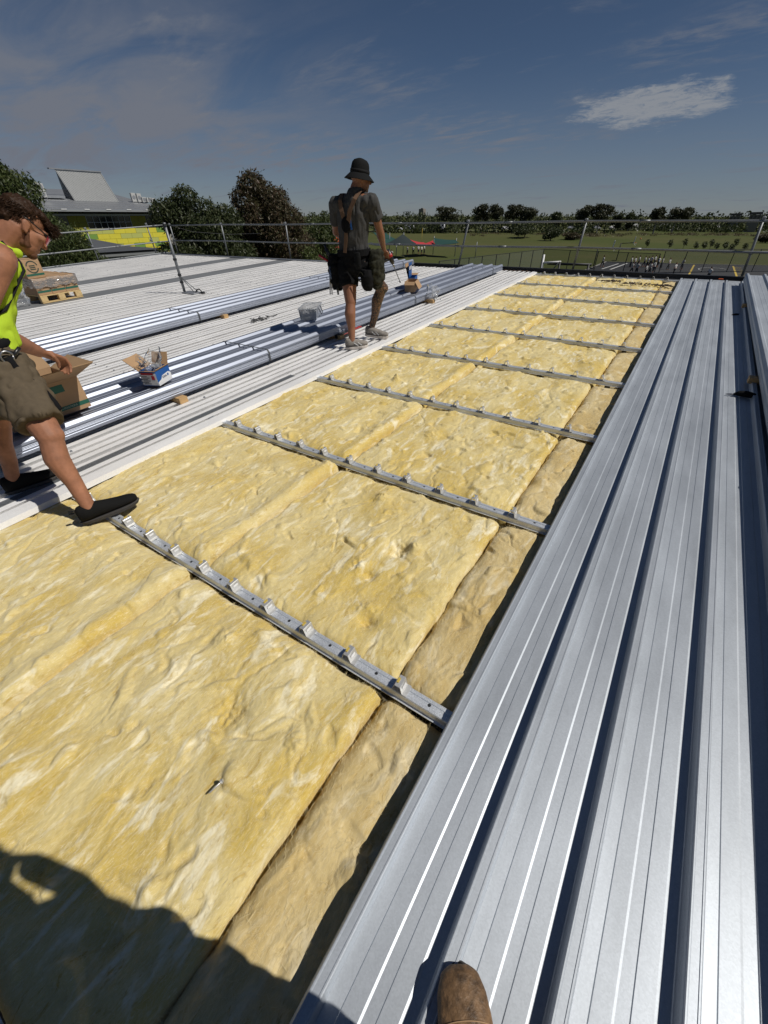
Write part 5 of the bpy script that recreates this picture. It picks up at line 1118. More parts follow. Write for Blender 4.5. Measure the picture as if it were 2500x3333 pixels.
for s_, fx in ((1, -.30), (-1, -.06)): tr += limb([pp(-.19, .12 + s_ * .09, .86), pp(-.17 if s_ > 0 else -.13, .12 + s_ * .085, .50), pp(fx - .10, .12 + s_ * (.09 if s_ > 0 else .04), .10)], [.12, .092, .075])
ph.add('trousers', tr, 'trouser_navy', .012, 2, (.02, 8, (1, 1, 1)))
ph.add('nail_pouch', [loft([(pp(-.08, .11, 1.04), psd * .08, pf * .03), (pp(-.068, .10, .98), psd * .10, pf * .042), (pp(-.07, .10, .91), psd * .09, pf * .038), (pp(-.08, .10, .87), psd * .06, pf * .028)])], 'leather', .01, 2, (.012, 12, (1, 1, 1)))
ph.mb('phone', MB().cbox(pp(-.030, .02, 1.455), (.15, .009, .075), .002, Matrix.Rotation(math.atan2(psd.y, psd.x), 3, 'Z')), 'plastic_black', False)
ph.add('hat', [ell(pp(-.13, .08, 1.73), (.11, .09, .07), (pf, psd, V(0, 0, 1))), ell(pp(-.13, .08, 1.70), (.085, .16, .012), (pf, psd, V(0, 0, 1)))], 'hat_black', .01, 2)
bh, btoe = pp(-.200, .128, .014), pp(.100, .122, .014)
_b = shoe(ph, 'leather_boot', 'scuffed brown leather boot with a rounded toe', bh, btoe, 'boot_leather', 'rubber_dark', .105, .060, .024, False, .06)
bs_, (hh, bd_, bsd, bup, bL) = _b
for fr_ in (.655, .675):
    ph.mb('stitching', MB().tube([hh + bd_ * (bL * (fr_ + .05 * math.sin(t))) + bsd * .0608 * math.cos(t) + bup * (.052 + .0362 * math.sin(t)) for t in np.linspace(.1, 3.04, 26)], .0011, 5), 'cardboard', True, bs_)
ph.mb('toe_seam', MB().tube([hh + bd_ * (bL * (.645 + .05 * math.sin(t))) + bsd * .0610 * math.cos(t) + bup * (.052 + .0365 * math.sin(t)) for t in np.linspace(.05, 3.09, 26)], .0019, 6), 'rubber_dark', True, bs_)
ph.mb('welt', MB().tube([hh + bd_ * (bL * .5 + bL * .512 * math.cos(t)) + bsd * ((.040 if math.cos(t) < 0 else .040 + .026 * math.sin(min(1, math.cos(t) * 1.35) * math.pi / 2)) * math.sin(t)) + bup * .026 for t in np.linspace(0, 6.2832, 44)], .0045, 6), 'rubber_dark', True, bs_)
shoe(ph, 'leather_boot', None, pp(-.45, .245, .014), pp(-.15, .235, .014), 'boot_leather', 'rubber_dark', .100, .052, .024, False, .06)
# ------------------------------------------------------------------ surroundings
EYE = 7.2
def pt(b, d, tan): return polar(b, d, EYE + tan * d)
def leaves(clumps, n, size, seed, asp=.4, droop=.5, shell=.55):
    """clumps: (centre, radii). leaf quads scattered through the clumps, denser near their skins"""
    q = np.random.default_rng(seed); vol = np.array([c[1][0] * c[1][1] * c[1][2] for c in clumps]) ** .8; k = q.choice(len(clumps), n, p=vol / vol.sum())
    C_ = np.array([tuple(c[0]) for c in clumps])[k]; R_ = np.array([c[1] for c in clumps])[k]
    d = q.normal(size=(n, 3)); d /= np.linalg.norm(d, axis=1)[:, None]; r = shell + (1 - shell) * q.random(n) ** .5; r *= 1 + .10 * q.normal(size=n)
    P_ = C_ + d * R_ * r[:, None]
    t = q.normal(size=(n, 3)); t[:, 2] -= droop * 1.6; t /= np.linalg.norm(t, axis=1)[:, None]; s_ = np.cross(t, q.normal(size=(n, 3))); s_ /= np.linalg.norm(s_, axis=1)[:, None]
    L = size * (.6 + .8 * q.random(n))[:, None]; Wd = L * asp
    v = np.stack([P_ - s_ * Wd * .15, P_ + t * L * .45 - s_ * Wd * .5, P_ + t * L, P_ + t * L * .45 + s_ * Wd * .5], 1).reshape(-1, 3)
    return np_mesh('leaves', v, np.arange(4 * n).reshape(-1, 4))
def clumps_for(c, rx, rz, n, seed, lump=.42, flat=.8):
    q = np.random.default_rng(seed); out = []
    for i in range(n):
        d = q.normal(size=3); d /= np.linalg.norm(d); d *= q.random() ** .4 * .78; s_ = lump * (.6 + .7 * q.random())
        out.append((c + V(d[0] * rx, d[1] * rx, d[2] * rz), (rx * s_, rx * s_, rz * s_ * flat)))
    return out
def tree(name, label, base, cl, n, size, leaf, bark, trunk, seed, group, limbs=6, asp=.4, droop=.5):
    """base: world point; trunk: (height, radius)"""
    base = Vector(base); t = empty(name, label, 'tree', base, 0, 'world', group); h, r = trunk; q = random.Random(seed)
    me = leaves([(c - base, rr) for c, rr in cl], n, size, seed, asp, droop); link('crown', me, leaf, t)
    top = V(q.uniform(-.3, .3) * r * 4, q.uniform(-.3, .3) * r * 4, h)
    m = MB().tube([V(0, 0, -.2), V(0, 0, h * .1), top * .5 + V(q.uniform(-1, 1) * r, 0, 0), top], [r * 1.35, r, r * .75, r * .45], 8)
    tk = m.obj('trunk', bark, t, True)
    for k in range(min(limbs, len(cl))):
        c = cl[k][0] - base; s_ = top * q.uniform(.5, 1.0); mid = s_.lerp(c, .5) + V(0, 0, .12 * (c - s_).length)
        MB().tube([s_, mid, c], [r * .42, r * .28, r * .10], 6).obj('limb', bark, tk, True)
    return t
def near_tree(label, b, d, ztop, zlow, rx, leaf, seed, n, size, extra=(), nc=26, bark='bark', droop=.6):
    base = polar(b, d); c = polar(b, d, EYE + (ztop + zlow) / 2); rz = (ztop - zlow) / 2
    cl = clumps_for(c, rx, rz, nc, seed, .36, .85) + [(polar(bb, d, EYE + zz_), (r_, r_, r_ * .9)) for bb, zz_, r_ in extra]
    return tree('leafy_tree', label, base, cl, n, size, leaf, bark, (EYE + zlow + rz * .6, .22), seed, 'trees beside the roof', 8, .34, droop)
near_tree('tall dark green tree at the left picture edge, behind the bending man', -70.9, 44, 3.2, -6.0, 3.3, 'leaf_green', 11, 52000, .25, [(-68.6, 1.4, 1.2), (-70.2, 2.3, 1.1), (-67.9, -.6, 1.1)])
near_tree('low dense green shrub tree below the left guard rail', -66.4, 34, -.55, -6.0, 1.75, 'leaf_green', 12, 22000, .17, [(-64.9, -2.6, .9), (-68, -2.2, 1.3)])
near_tree('broad dark green tree right of the yellow building', -54.4, 40, 1.75, -5.8, 2.75, 'leaf_dark', 13, 56000, .25, [(-54.8, 1.0, .9), (-57.2, .1, 1.0), (-51.2, -.4, 1.2), (-50.4, -2.6, 1.3), (-57.6, -2.4, .9)])
near_tree('tallest dark brownish tree left of the standing man', -47.0, 42, 2.55, -6.2, 2.45, 'leaf_brown', 14, 60000, .24, [(-47.9, 1.9, 1.0), (-48.8, 1.0, 1.1), (-45.6, .9, 1.1), (-44.3, -.4, 1.2), (-43.6, -2.2, 1.4), (-49.3, -2.0, 1.3)])
near_tree('rounded green tree peeping out behind the brownish tree', -40.9, 62, .75, -6.0, 2.3, 'leaf_green', 15, 9000, .30)
near_tree('bright green bush at the foot of the brownish tree', -42.0, 38, -1.45, -6.2, 1.25, 'leaf_bright', 16, 8000, .16)
near_tree('dark tree behind the standing man\'s left shoulder', -38.2, 110, .15, -7.0, 3.4, 'leaf_dark', 17, 7000, .5)
near_tree('small distant tree over the yellow building roof', -66.3, 150, 3.6, -4.0, 1.9, 'leaf_green', 18, 2500, .5)
near_tree('tree top behind the air conditioners on the right of the yellow building', -58.0, 100, 2.6, -4.0, 2.2, 'leaf_brown', 19, 4500, .4)
# distant gums, each told apart on the skyline
GUM = [(-26.6, 245, .0150, 1.45, 'leaf_gum', 'single round gum tree right of the standing man'), (-22.5, 250, .0205, 1.15, 'leaf_gum', 'tall pale trunked gum, left one of the four'), (-21.2, 252, .0195, 1.05, 'leaf_gum', 'tall pale trunked gum, second of the four'), (-19.1, 250, .0195, 1.1, 'leaf_gum', 'tall pale trunked gum, third of the four'), (-17.7, 248, .0185, 1.0, 'leaf_gum', 'tall pale trunked gum, right one of the four'),
       (-11.9, 255, .0195, 1.15, 'leaf_gum', 'broad gum left of a touching pair on the skyline'), (-10.3, 252, .0190, 1.35, 'leaf_gum', 'broad gum right of a touching pair on the skyline'), (-5.0, 262, .0145, .75, 'leaf_gum', 'slim gum standing left of the big right hand gum'), (-3.4, 258, .0175, 1.2, 'leaf_gum', 'big loose gum at the right of the skyline'), (-34.6, 270, .0045, 1.6, 'leaf_dark', 'dark rounded tree above the teal shade sail'), (-14.6, 300, .0068, .55, 'leaf_dark', 'narrow dark conifer shape between the gum groups'), (-7.4, 300, .0055, .6, 'leaf_dark', 'small dark tree between the pair and the slim gum'), (-8.6, 300, .004, .6, 'leaf_dark', 'low dark tree right beside the touching pair')]
for i, (b, d, tt, hw_, lf, lab) in enumerate(GUM):
    rx = d * math.radians(hw_); top = tt * d; low = -.012 * d if lf == 'leaf_gum' else -6
    c = polar(b, d, EYE + (top + low) / 2); rz = (top - low) / 2
    cl = clumps_for(c, rx, rz, 16, 50 + i, .34, .7)
    tree('gum_tree' if lf == 'leaf_gum' else 'distant_tree', lab, polar(b, d), cl, 2600, .85, lf, 'bark_pale', (EYE + (top + low) / 2, .30), 70 + i, 'trees on the skyline', 7, .5, .4)
# dark bushes out on the field
for lab, b, d, r_, h_, sd in (('wide dark bush out on the field, left one', -17.6, 192, 4.6, 2.7, 31), ('smaller dark bushy tree on the field, right of the wide bush', -14.8, 178, 3.0, 2.4, 32), ('dry brown bush at the right of the dark field bushes', -12.6, 186, 3.6, 1.2, 33), ('brown bush at the far right of the field', 4.4, 196, 2.6, 1.2, 34)):
    c = polar(b, d, h_ * 1.0); cl = clumps_for(c, r_, h_ * .8, 14, sd, .4, .9); tree('field_bush', lab, polar(b, d), cl, 3600, .55, 'leaf_dark' if sd < 33 else 'leaf_brown', 'bark', (h_ * .6, .2), sd, 'bushes on the field', 3)
SAP = [(-5.19, 152), (-1.9, 150), (-.88, 153), (-.2, 147), (.34, 150), (.84, 154), (1.51, 149), (2.26, 158), (3.07, 155), (2.07, 140), (-3.15, 141)]
for i, (b, d) in enumerate(SAP):
    h_ = 1.3 + .5 * math.sin(i * 2.1); base = polar(b, d); cl = [(base + V(0, 0, h_), (.55, .55, .6)), (base + V(.2, 0, h_ * .7), (.4, .4, .4))]
    tree('sapling', '%s sapling from the left in the row planted across the grass' % (ORD + ['eleventh'])[i], base, cl, 260, .32, 'leaf_dark', 'bark', (h_, .05), 90 + i, 'saplings planted on the grass', 1)
# the wood behind the road reads as one mass
q = np.random.default_rng(5); cl = []
for b in np.arange(-75, 40, .42):
    d = 318 + 40 * q.random(); hgt = 6.9 + 2.0 * q.random() + 1.4 * fbm(np.array([b * .35]), np.array([.3]), 2)[0]; w_ = 2.2 + 2.2 * q.random(); p = polar(b, d, hgt * .5); cl.append((p, (w_, w_, hgt * .52)))
for b in np.arange(-40, 6, .30):                      # understorey before and between the gums
    if fbm(np.array([b * .8]), np.array([4.4]), 2)[0] < -.12: continue
    d = 236 + 22 * q.random() if b < -9 else 300 + 20 * q.random(); hgt = 2.0 + 2.6 * q.random(); w_ = 1.2 + 1.6 * q.random(); cl.append((polar(b, d, hgt * .5 - .2), (w_, w_, hgt * .5)))
o = link('distant_wood', leaves(cl, 46000, 1.25, 77, .55, .2, .35), 'leaf_dark'); set_props(o, 'dark belt of distant trees along the horizon', 'wood', None, 'stuff')
# dry grass tussocks along the far field edge
q = np.random.default_rng(8); tl_ = []
for k in range(160):
    b = q.uniform(-24, 6); d = q.uniform(200, 232) + max(0, b + 14) * 2.6; tl_.append((polar(b, d, .25), (1.6, 1.6, .35)))
mat_leaf('leaf_dry', [(.10, .085, .045), (.14, .115, .06)]); o = link('dry_grass', leaves(tl_, 7000, .7, 78, .2, -1.2, .2), 'leaf_dry'); set_props(o, 'dry grass along the far field edge', 'grass', None, 'stuff')

# ---- yellow panelled building on the left
yb = empty('yellow_building', 'two storey building with yellow panels and a steep grey roof light', 'building', (CAM.x - 65, CAM.y + 33, GZ), 0, 'world'); bb0 = Vector(yb.location)
def L_(dx, y, z): return V(CAM.x - dx, CAM.y + y, GZ + EYE + z) - bb0
def ybox(name, dx0, dx1, y0, y1, z0, z1, m, parent=None): 
    a, b = L_(dx0, y0, z0), L_(dx1, y1, z1); return MB().box((a + b) / 2, (abs(a.x - b.x), abs(a.y - b.y), abs(a.z - b.z))).obj(name, m, parent or yb)
ybox('wall', 65.3, 80, 27.2, 47, -7.2, .30, 'concrete')
# panels: olive bays beside the windows, then courses of yellow sheets
for y0, y1 in ((29.15, 31.25), (36.95, 39.05)):
    for k, (za, zb_) in enumerate(((-.74, -.08), (-1.40, -.76))): ybox('wall_panel', 65.2, 65.32, y0, (y0 + y1) / 2 - .01, za, zb_, 'wall_olive'); ybox('wall_panel', 65.2, 65.32, (y0 + y1) / 2 + .01, y1, za, zb_, 'wall_olive')
q = random.Random(12)
for r in range(9):
    z1_ = -1.43 - r * .55; y = 28.2 - (r % 2) * .75
    while y < 41.8:
        m = 'wall_yellow'; u_ = q.random()
        if (r == 0 and y < 34): m = 'wall_lime'
        elif u_ < .10: m = 'wall_green'
        elif u_ < .16: m = 'wall_lime'
        ybox('wall_panel', 65.18 + .012 * q.random(), 65.32, max(y, 28.2) + .012, min(y + 1.5, 42) - .012, z1_ - .53, z1_, m); y += 1.5
win = ybox('window', 65.28, 65.34, 31.30, 36.90, -1.40, -.08, 'glass_dark')
for k in range(8): ybox('mullion', 65.20, 65.27, 31.30 + k * .80 - .03, 31.30 + k * .80 + .03, -1.40, -.08, 'frame_grey', None)
for z_ in (-1.40, -.74, -.08): ybox('transom', 65.195, 65.265, 31.30, 36.93, z_ - .03, z_ + .03, 'frame_grey', None)
for y0, y1 in ((28.0, 29.0), (39.2, 41.2)): ybox('window', 65.22, 65.34, y0, y1, -1.38, -.10, 'glass_dark')
ybox('wall_head', 65.10, 65.36, 27.2, 42.0, -.06, .12, 'frame_grey'); ybox('eave_shade_strip', 65.2, 65.4, 27.2, 42, .12, .34, 'shade_black')  # solid black strip painted in as the shade under the eave
ybox('fascia', 64.0, 64.2, 26.6, 42.5, .34, .52, 'frame_grey')
# ribbed roof: corrugated sheet sloping up from the eave
yb_r = []
n_ = 160
for i in range(n_ + 1):
    y = 26.6 + 15.9 * i / n_; h_ = .025 if i % 2 else 0.0; yb_r.append((y, h_))
m_ = MB(); vs_ = [L_(dx_, y, z_ + h_) for dx_, z_ in ((64.0, .53), (80.5, 3.0)) for y, h_ in yb_r]; N = n_ + 1
m_.add(vs_, [(i, i + 1, N + i + 1, N + i) for i in range(n_)]); rf = m_.obj('roof', 'roof_grey', yb)
for k in range(6): ybox('purlin_step', 65.0 + k * 1.6, 65.06 + k * 1.6, 26.7, 42.4, .70 + k * .24, .74 + k * .24, 'roof_light')
for k in range(5): ybox('gutter_bracket', 63.95, 64.05, 28.3 + k * 2.6, 28.9 + k * 2.6, .52, .60, 'box_white')
# steep pop-up roof light
y0, y1 = 33.25, 38.9
m_ = MB().add([L_(70.4, y0, 1.40), L_(70.4, y1, 1.40), L_(72.8, y1, 4.75), L_(72.8, y0, 4.75)], [(0, 1, 2, 3)]); pop = m_.obj('steep_roof_light', 'roof_light', yb)
m_ = MB()
for k in range(29): 
    y = y0 + .1 + k * (y1 - y0 - .2) / 28; a, b = L_(70.38, y, 1.42), L_(72.78, y, 4.77); m_.tube([a, b], .018, 4)
o = m_.obj('standing_seams', 'roof_light', pop); o['kind'] = 'stuff'
ybox('cap', 72.6, 73.1, y0 - .75, y1 + .05, 4.74, 4.86, 'flashing', pop); ybox('back_wall', 72.7, 72.8, y0, y1, 1.5, 4.74, 'roof_grey', pop)
m_ = MB().add([L_(70.45, y0, 1.40), L_(72.75, y0, 1.7), L_(72.75, y0, 4.72)], [(0, 1, 2)]); m_.obj('gable', 'glass_dark', pop)
for k in range(1, 6): m_ = MB().tube([L_(70.45 + 2.3 * k / 6, y0 - .02, 1.45), L_(70.45 + 2.3 * k / 6, y0 - .02, 1.4 + 3.3 * k / 6)], .03, 4).obj('louvre_bar', 'frame_grey', pop)
for k in range(1, 5): m_ = MB().tube([L_(70.45 + 2.3 * k / 5, y0 - .02, 1.4 + 3.3 * k / 5), L_(72.75, y0 - .02, 1.4 + 3.3 * k / 5)], .03, 4).obj('louvre_bar', 'frame_grey', pop)
for f_ in (y0 - .02, y1 + .02): MB().tube([L_(70.4, f_, 1.40), L_(72.8, f_, 4.77)], .05, 6).obj('edge_trim', 'roof_light', pop)
ybox('duct', 71, 72.5, y0 - 4.0, y0 - .8, 1.75, 2.05, 'roof_grey', rf)
def ac(b, dx_, z0, w_, h_, lab):
    y = dx_ / math.tan(math.radians(-b)); t = empty('air_conditioner', lab, 'air conditioner', V(CAM.x - dx_, CAM.y + y, GZ + EYE + z0), 0, 'world', 'air conditioners on the yellow building')
    MB().cbox((0, 0, h_ / 2), (.35, w_, h_), .02).obj('casing', 'ac_white', t); nf = 2 if h_ > 1.0 else 1
    for k in range(nf): MB().tube([(.17, 0, h_ * (k + .5) / nf), (.185, 0, h_ * (k + .5) / nf)], min(w_, h_ / nf) * .38, 16).obj('fan_grille', 'flashing', t)
    for s_ in (-1, 1): MB().box((0, s_ * w_ * .4, -.06), (.35, .06, .12)).obj('foot', 'flashing', t)
ac(-67.15, 69.5, 1.75, .75, 1.35, 'tall white air conditioner on the left end of the grey roof')
for k, (b, w_, h_) in enumerate(((-59.65, .62, 1.0), (-59.15, .62, .95), (-58.75, .6, .55), (-58.3, .7, .5), (-57.9, .6, .45))): ac(b, 70.0 - k * .25, 1.52, w_, h_, '%s white air conditioner from the left at the roof\'s right end' % ORD[k])
# grey hipped outbuilding in front of it
ob = empty('grey_outbuilding', 'low grey roofed outbuilding with ribbed pale wall before the yellow one', 'building', V(CAM.x - 52, CAM.y + 26, GZ), 0, 'world'); ob0 = Vector(ob.location)
def K_(dx, y, z): return V(CAM.x - dx, CAM.y + y, GZ + EYE + z) - ob0
m_ = MB().add([K_(50, 23.6, -3.02), K_(50, 31.4, -3.02), K_(53.5, 27.6, -2.80), K_(53.2, 25.2, -1.95), K_(57, 24.0, -3.0), K_(57, 31.4, -3.0)], [(0, 1, 2, 3), (3, 2, 5, 4), (0, 3, 4), (1, 5, 2)]); m_.obj('hip_roof', 'roof_slate', ob)
cp = [(y, .03 * (i % 2)) for i, y in enumerate(np.arange(23.7, 31.4, .085))]
m_ = MB(); N = len(cp); m_.add([K_(50.15 - h_, y, z_) for z_ in (-7.2, -3.40) for y, h_ in cp], [(i, i + 1, N + i + 1, N + i) for i in range(N - 1)]); m_.obj('ribbed_wall', 'roof_light', ob)
a, b = K_(50.0, 23.5, -3.42), K_(50.06, 31.4, -3.22); MB().box((a + b) / 2, (.06, 7.9, .2)).obj('fascia', 'roof_light', ob)
a, b = K_(50.3, 23.8, -7.2), K_(57, 31.3, -3.1); MB().box((a + b) / 2, (abs(a.x - b.x), 7.5, 4.05)).obj('wall', 'wall_far', ob)

# ---- shade sails
def sail(lab, pts, m, th=.05):
    P_ = [pt(*p) for p in pts]; c = sum(P_, V(0, 0, 0)) / len(P_); n = 6; t = empty('shade_sail', lab, 'shade sail', (c.x, c.y, c.z), 0, 'world', 'shade sails over the playground')
    if len(P_) == 3: P_ = [P_[0], P_[1], P_[1].lerp(P_[2], .5), P_[2]]
    v = []; f = []
    for i in range(n + 1):
        for j in range(n + 1):
            u_, w_ = i / n, j / n; p = (P_[0].lerp(P_[1], u_)).lerp(P_[3].lerp(P_[2], u_), w_); s_ = 4 * .5 * (u_ * (1 - u_) + w_ * (1 - w_)) - 2.2 * u_ * (1 - u_) * w_ * (1 - w_) * 4; v.append(p - c - V(0, 0, .25 * s_))
    v2 = [q_ - V(0, 0, th) for q_ in v]; N = n + 1
    for i in range(n):
        for j in range(n): a = i * N + j; f += [(a, a + N, a + N + 1, a + 1), tuple(N * N + k for k in (a + 1, a + N + 1, a + N, a))]
    MB().add(v + v2, f).obj('fabric', m, t, True)
    for k in (0, 1): MB().tube([P_[k] - c, P_[k] - c + (P_[k] - c).normalized() * .5], .03, 5).obj('corner_cable', 'tool_steel', t)
sail('black shade sail with a sharp peak, left of the red ones', [(-31.42, 104, -.0308), (-33.3, 100, -.0469), (-31.4, 94, -.050), (-29.71, 102, -.0480)], 'sail_black')
sail('dark teal shade sail directly behind the peaked black one', [(-34.9, 112, -.028), (-33.38, 112, -.0293), (-32.3, 108, -.0391), (-33.4, 104, -.0469)], 'sail_green')
sail('bright red shade sail between the black sails, left half', [(-30.57, 106, -.0402), (-29.0, 110, -.045), (-27.6, 104, -.0488), (-29.7, 100, -.0488)], 'sail_red')
sail('bright red shade sail between the black sails, right half', [(-27.92, 110, -.0416), (-29.3, 106, -.0478), (-28.4, 102, -.0488), (-27.45, 106, -.0492)], 'sail_red')
sail('dark shade sail at the right end of the playground', [(-27.79, 108, -.0374), (-25.23, 104, -.0405), (-24.83, 100, -.0452), (-27.6, 102, -.0486)], 'sail_green')
sail('low blue shade sail beneath the teal one', [(-35.2, 104, -.0455), (-33.2, 104, -.0470), (-33.0, 98, -.0492), (-35.2, 98, -.0490)], 'sail_blue')
sail('orange shade sail left of the standing man', [(-40.46, 100, -.0455), (-38.7, 104, -.0285), (-37.4, 104, -.036), (-38.8, 98, -.0440)], 'sail_orange')
sail('red shade sail under the orange one, left of the standing man', [(-40.6, 96, -.0587), (-38.6, 98, -.0480), (-37.2, 98, -.050), (-38.7, 94, -.0540)], 'sail_red')
for i, (b, d, tt, lab) in enumerate(((-31.37, 104, -.0299, 'grey sail post under the peak of the black sail'), (-27.82, 108, -.0357, 'grey sail post between the red and right dark sails'), (-25.24, 104, -.0387, 'grey sail post at the right dark sail'), (-22.86, 100, -.045, 'separate grey post right of all the sails'), (-29.23, 140, -.0228, 'thin yellow post standing on the grass behind the red sail'), (-33.0, 108, -.030, 'grey sail post behind the standing man\'s arm'), (-32.2, 96, -.049, 'short pale post beside the standing man\'s forearm'))):
    h_ = EYE + tt * d + .15; t = empty('sail_post', lab, 'post', polar(b, d), 0, 'world', 'posts around the shade sails'); MB().tube([(0, 0, 0), (.10, 0, h_)], .075 if i != 4 else .05, 8).obj('shaft', 'galv' if i != 4 else 'paint_yellow', t, True); MB().cbox((0, 0, .02), (.3, .3, .04), .01).obj('base_plate', 'galv', t)

# ---- black chain link fence
def fence(lab, pl, h_):
    t = empty('chain_link_fence', lab, 'fence', pl[0], 0, 'world', 'black chain link fences'); b0 = Vector(pl[0])
    for a, b in zip(pl[:-1], pl[1:]):
        n = max(1, round((b - a).length / 3.6)); a0, b_ = a - b0, b - b0
        for k in range(n + (b == pl[-1])): p = a0.lerp(b_, k / n); MB().tube([p, p + V(0, 0, h_)], .055, 6).obj('post', 'dark_steel', t)
        MB().tube([a0 + V(0, 0, h_), b_ + V(0, 0, h_)], .035, 6).obj('top_rail', 'dark_steel', t)
        MB().add([a0 + V(0, 0, .05), b_ + V(0, 0, .05), b_ + V(0, 0, h_), a0 + V(0, 0, h_)], [(0, 1, 2, 3)]).obj('mesh_panel', 'chain_mesh', t)
fence('black chain link fence running along the near side of the court', [polar(-27, 54), polar(-22, 62), polar(-15.3, 77.5), polar(-3.7, 74.5)], 3.0)
fence('black chain link fence farther right, behind the guard rail corner', [polar(-3.3, 83), polar(.4, 88), polar(4.4, 93.5), polar(8, 98)], 3.0)

# ---- basketball hoops
def hoop(lab, base, rz):
    t = empty('basketball_hoop', lab, 'basketball hoop', base, rz, 'world', 'basketball hoops on the court')
    MB().tube([(0, 0, 0), (0, 0, 2.85)], .085, 8).obj('post', 'dark_steel', t, True); MB().tube([(0, 0, 2.8), (2.1, 0, 2.95)], .06, 6).obj('arm', 'dark_steel', t, True)
    bd = MB().cbox((2.16, 0, 3.35), (.06, 1.55, 1.15), .01, Matrix.Rotation(math.radians(6), 3, 'Y')).obj('backboard', 'box_white', t)
    MB().box((2.205, 0, 3.15), (.012, .5, .35)).obj('target_square', 'dark_print', bd)
    MB().tube([(2.45 + .23 * math.cos(a), .23 * math.sin(a), 2.95) for a in np.linspace(0, 6.3, 18)], .012, 5).obj('ring', 'sail_orange', t, True)
    m = MB()
    for k in range(10): a = k * .628; m.tube([(2.45 + .23 * math.cos(a), .23 * math.sin(a), 2.94), (2.45 + .13 * math.cos(a + .4), .13 * math.sin(a + .4), 2.5)], .008, 4)
    o = m.obj('net', 'shirt_white', t); o['kind'] = 'stuff'
hoop('nearer basketball hoop at the left end of the court', polar(-9.75, 86), math.radians(12)); hoop('farther basketball hoop right of and behind the nearer one', polar(-7.65, 104), math.radians(10))

# ---- children on the court and under the sails
def kid_meshes(seed):
    q = random.Random(seed); st = q.uniform(.06, .16); A = q.uniform(.05, .22); pr_ = []
    sk = [ell((0, .01, 1.48), (.085, .095, .115))] + limb([V(0, 0, 1.28), V(0, 0, 1.40)], [.05, .05])
    for s_ in (-1, 1):
        sk += limb([V(s_ * .17, 0, 1.26), V(s_ * (.20 + A * .3), .05 * s_, 1.02), V(s_ * (.17 + A * .1), .12, .82)], [.05, .042, .035]); sk += limb([V(s_ * .08, 0, .78), V(s_ * .09, st * s_, .42), V(s_ * .10, st * s_ * 1.2 - .02, .06)], [.075, .055, .042]) + [capsule(V(s_ * .10, st * s_ * 1.2 - .03, .04), .045, V(s_ * .11, st * s_ * 1.2 + .13, .035), .035)]
    sk += [loft([(V(0, 0, .75), V(.13, 0, 0), V(0, .09, 0)), (V(0, 0, 1.0), V(.13, 0, 0), V(0, .09, 0)), (V(0, 0, 1.28), V(.15, 0, 0), V(0, .09, 0)), (V(0, 0, 1.33), V(.07, 0, 0), V(0, .06, 0))])]
    shp = [loft([(V(0, 0, .82), V(.17, 0, 0), V(0, .13, 0)), (V(0, 0, 1.05), V(.165, 0, 0), V(0, .125, 0)), (V(0, 0, 1.27), V(.18, 0, 0), V(0, .12, 0)), (V(0, 0, 1.34), V(.08, 0, 0), V(0, .07, 0))])] + [capsule(V(s_ * .15, 0, 1.27), .075, V(s_ * (.205 + A * .2), .03 * s_, 1.06), .065, 10, True) for s_ in (-1, 1)]
    tro = [loft([(V(0, 0, .90), V(.16, 0, 0), V(0, .115, 0)), (V(0, 0, .72), V(.165, 0, 0), V(0, .12, 0))])]
    for s_ in (-1, 1): tro += limb([V(s_ * .08, 0, .76), V(s_ * .09, st * s_, .42), V(s_ * .10, st * s_ * 1.2 - .02, .12 if seed % 3 else .36)], [.10, .085, .07])
    ha = [ell((0, -.012, 1.525), (.095, .10, .09))]
    return [(n, blobm(p, v, 2)) for n, p, v in (('body', sk, .02), ('shirt', shp, .022), ('trousers', tro, .022), ('hair', ha, .022))]
VAR = [kid_meshes(k) for k in range(4)]
KC = {'body': ['skin_tan', 'skin_brown'], 'shirt': ['shirt_white', 'shirt_white', 'shirt_white', 'shirt_white'], 'trousers': ['trouser_navy'], 'hair': ['hair_brown']}
for va in VAR:
    for n, me in va: me.materials.append(MATS[KC[n][0]])
def kid(lab, b, d, i, sc, rz, group):
    t = empty('person', lab, 'person', polar(b, d), rz, 'world', group); t.scale = (sc, sc, sc)
    for n, me in VAR[i % 4]: link(n, me, None, t)
KP = [(-8.91, 89.5), (-6.15, 90.9), (-5.80, 91.7), (-5.45, 93.4), (-4.90, 92.9), (-4.60, 92.0), (-4.32, 93.4), (-4.00, 95.6), (-3.62, 93.2), (-3.28, 91.4), (-2.62, 89.4), (-1.42, 90.5), (-5.88, 80.5), (-5.40, 79.2), (-4.52, 78.0), (-4.18, 80.5), (-3.86, 82.5), (-1.95, 82.2), (1.14, 77.5)]
KD = ['child in white shirt alone at the left of the court, under the near hoop', 'child at the left edge of the group on the court', 'child in white shirt second from the left of the court group', 'taller child third from the left of the court group', 'child with white shirt fourth from the left of the court group', 'child fifth from the left of the court group', 'child sixth from the left of the court group', 'child farthest back in the middle of the court group', 'child left of the right hand pair of the court group', 'child at the right end of the court group', 'child standing apart, just right of the court group', 'child standing apart, farthest right on the open court', 'child nearest the roof edge, left one of five', 'child nearest the roof edge, second of five', 'child nearest the roof edge, third of five', 'child nearest the roof edge, fourth of five', 'child nearest the roof edge, fifth of five', 'child half hidden by the roof edge below the pair standing apart', 'dark haired child low at the far right by the metal sheets']
q = random.Random(6)
for i, ((b, d), lab) in enumerate(zip(KP, KD)): kid(lab, b, d, i, q.uniform(.96, 1.08), q.uniform(0, 6.28), 'children on the court')
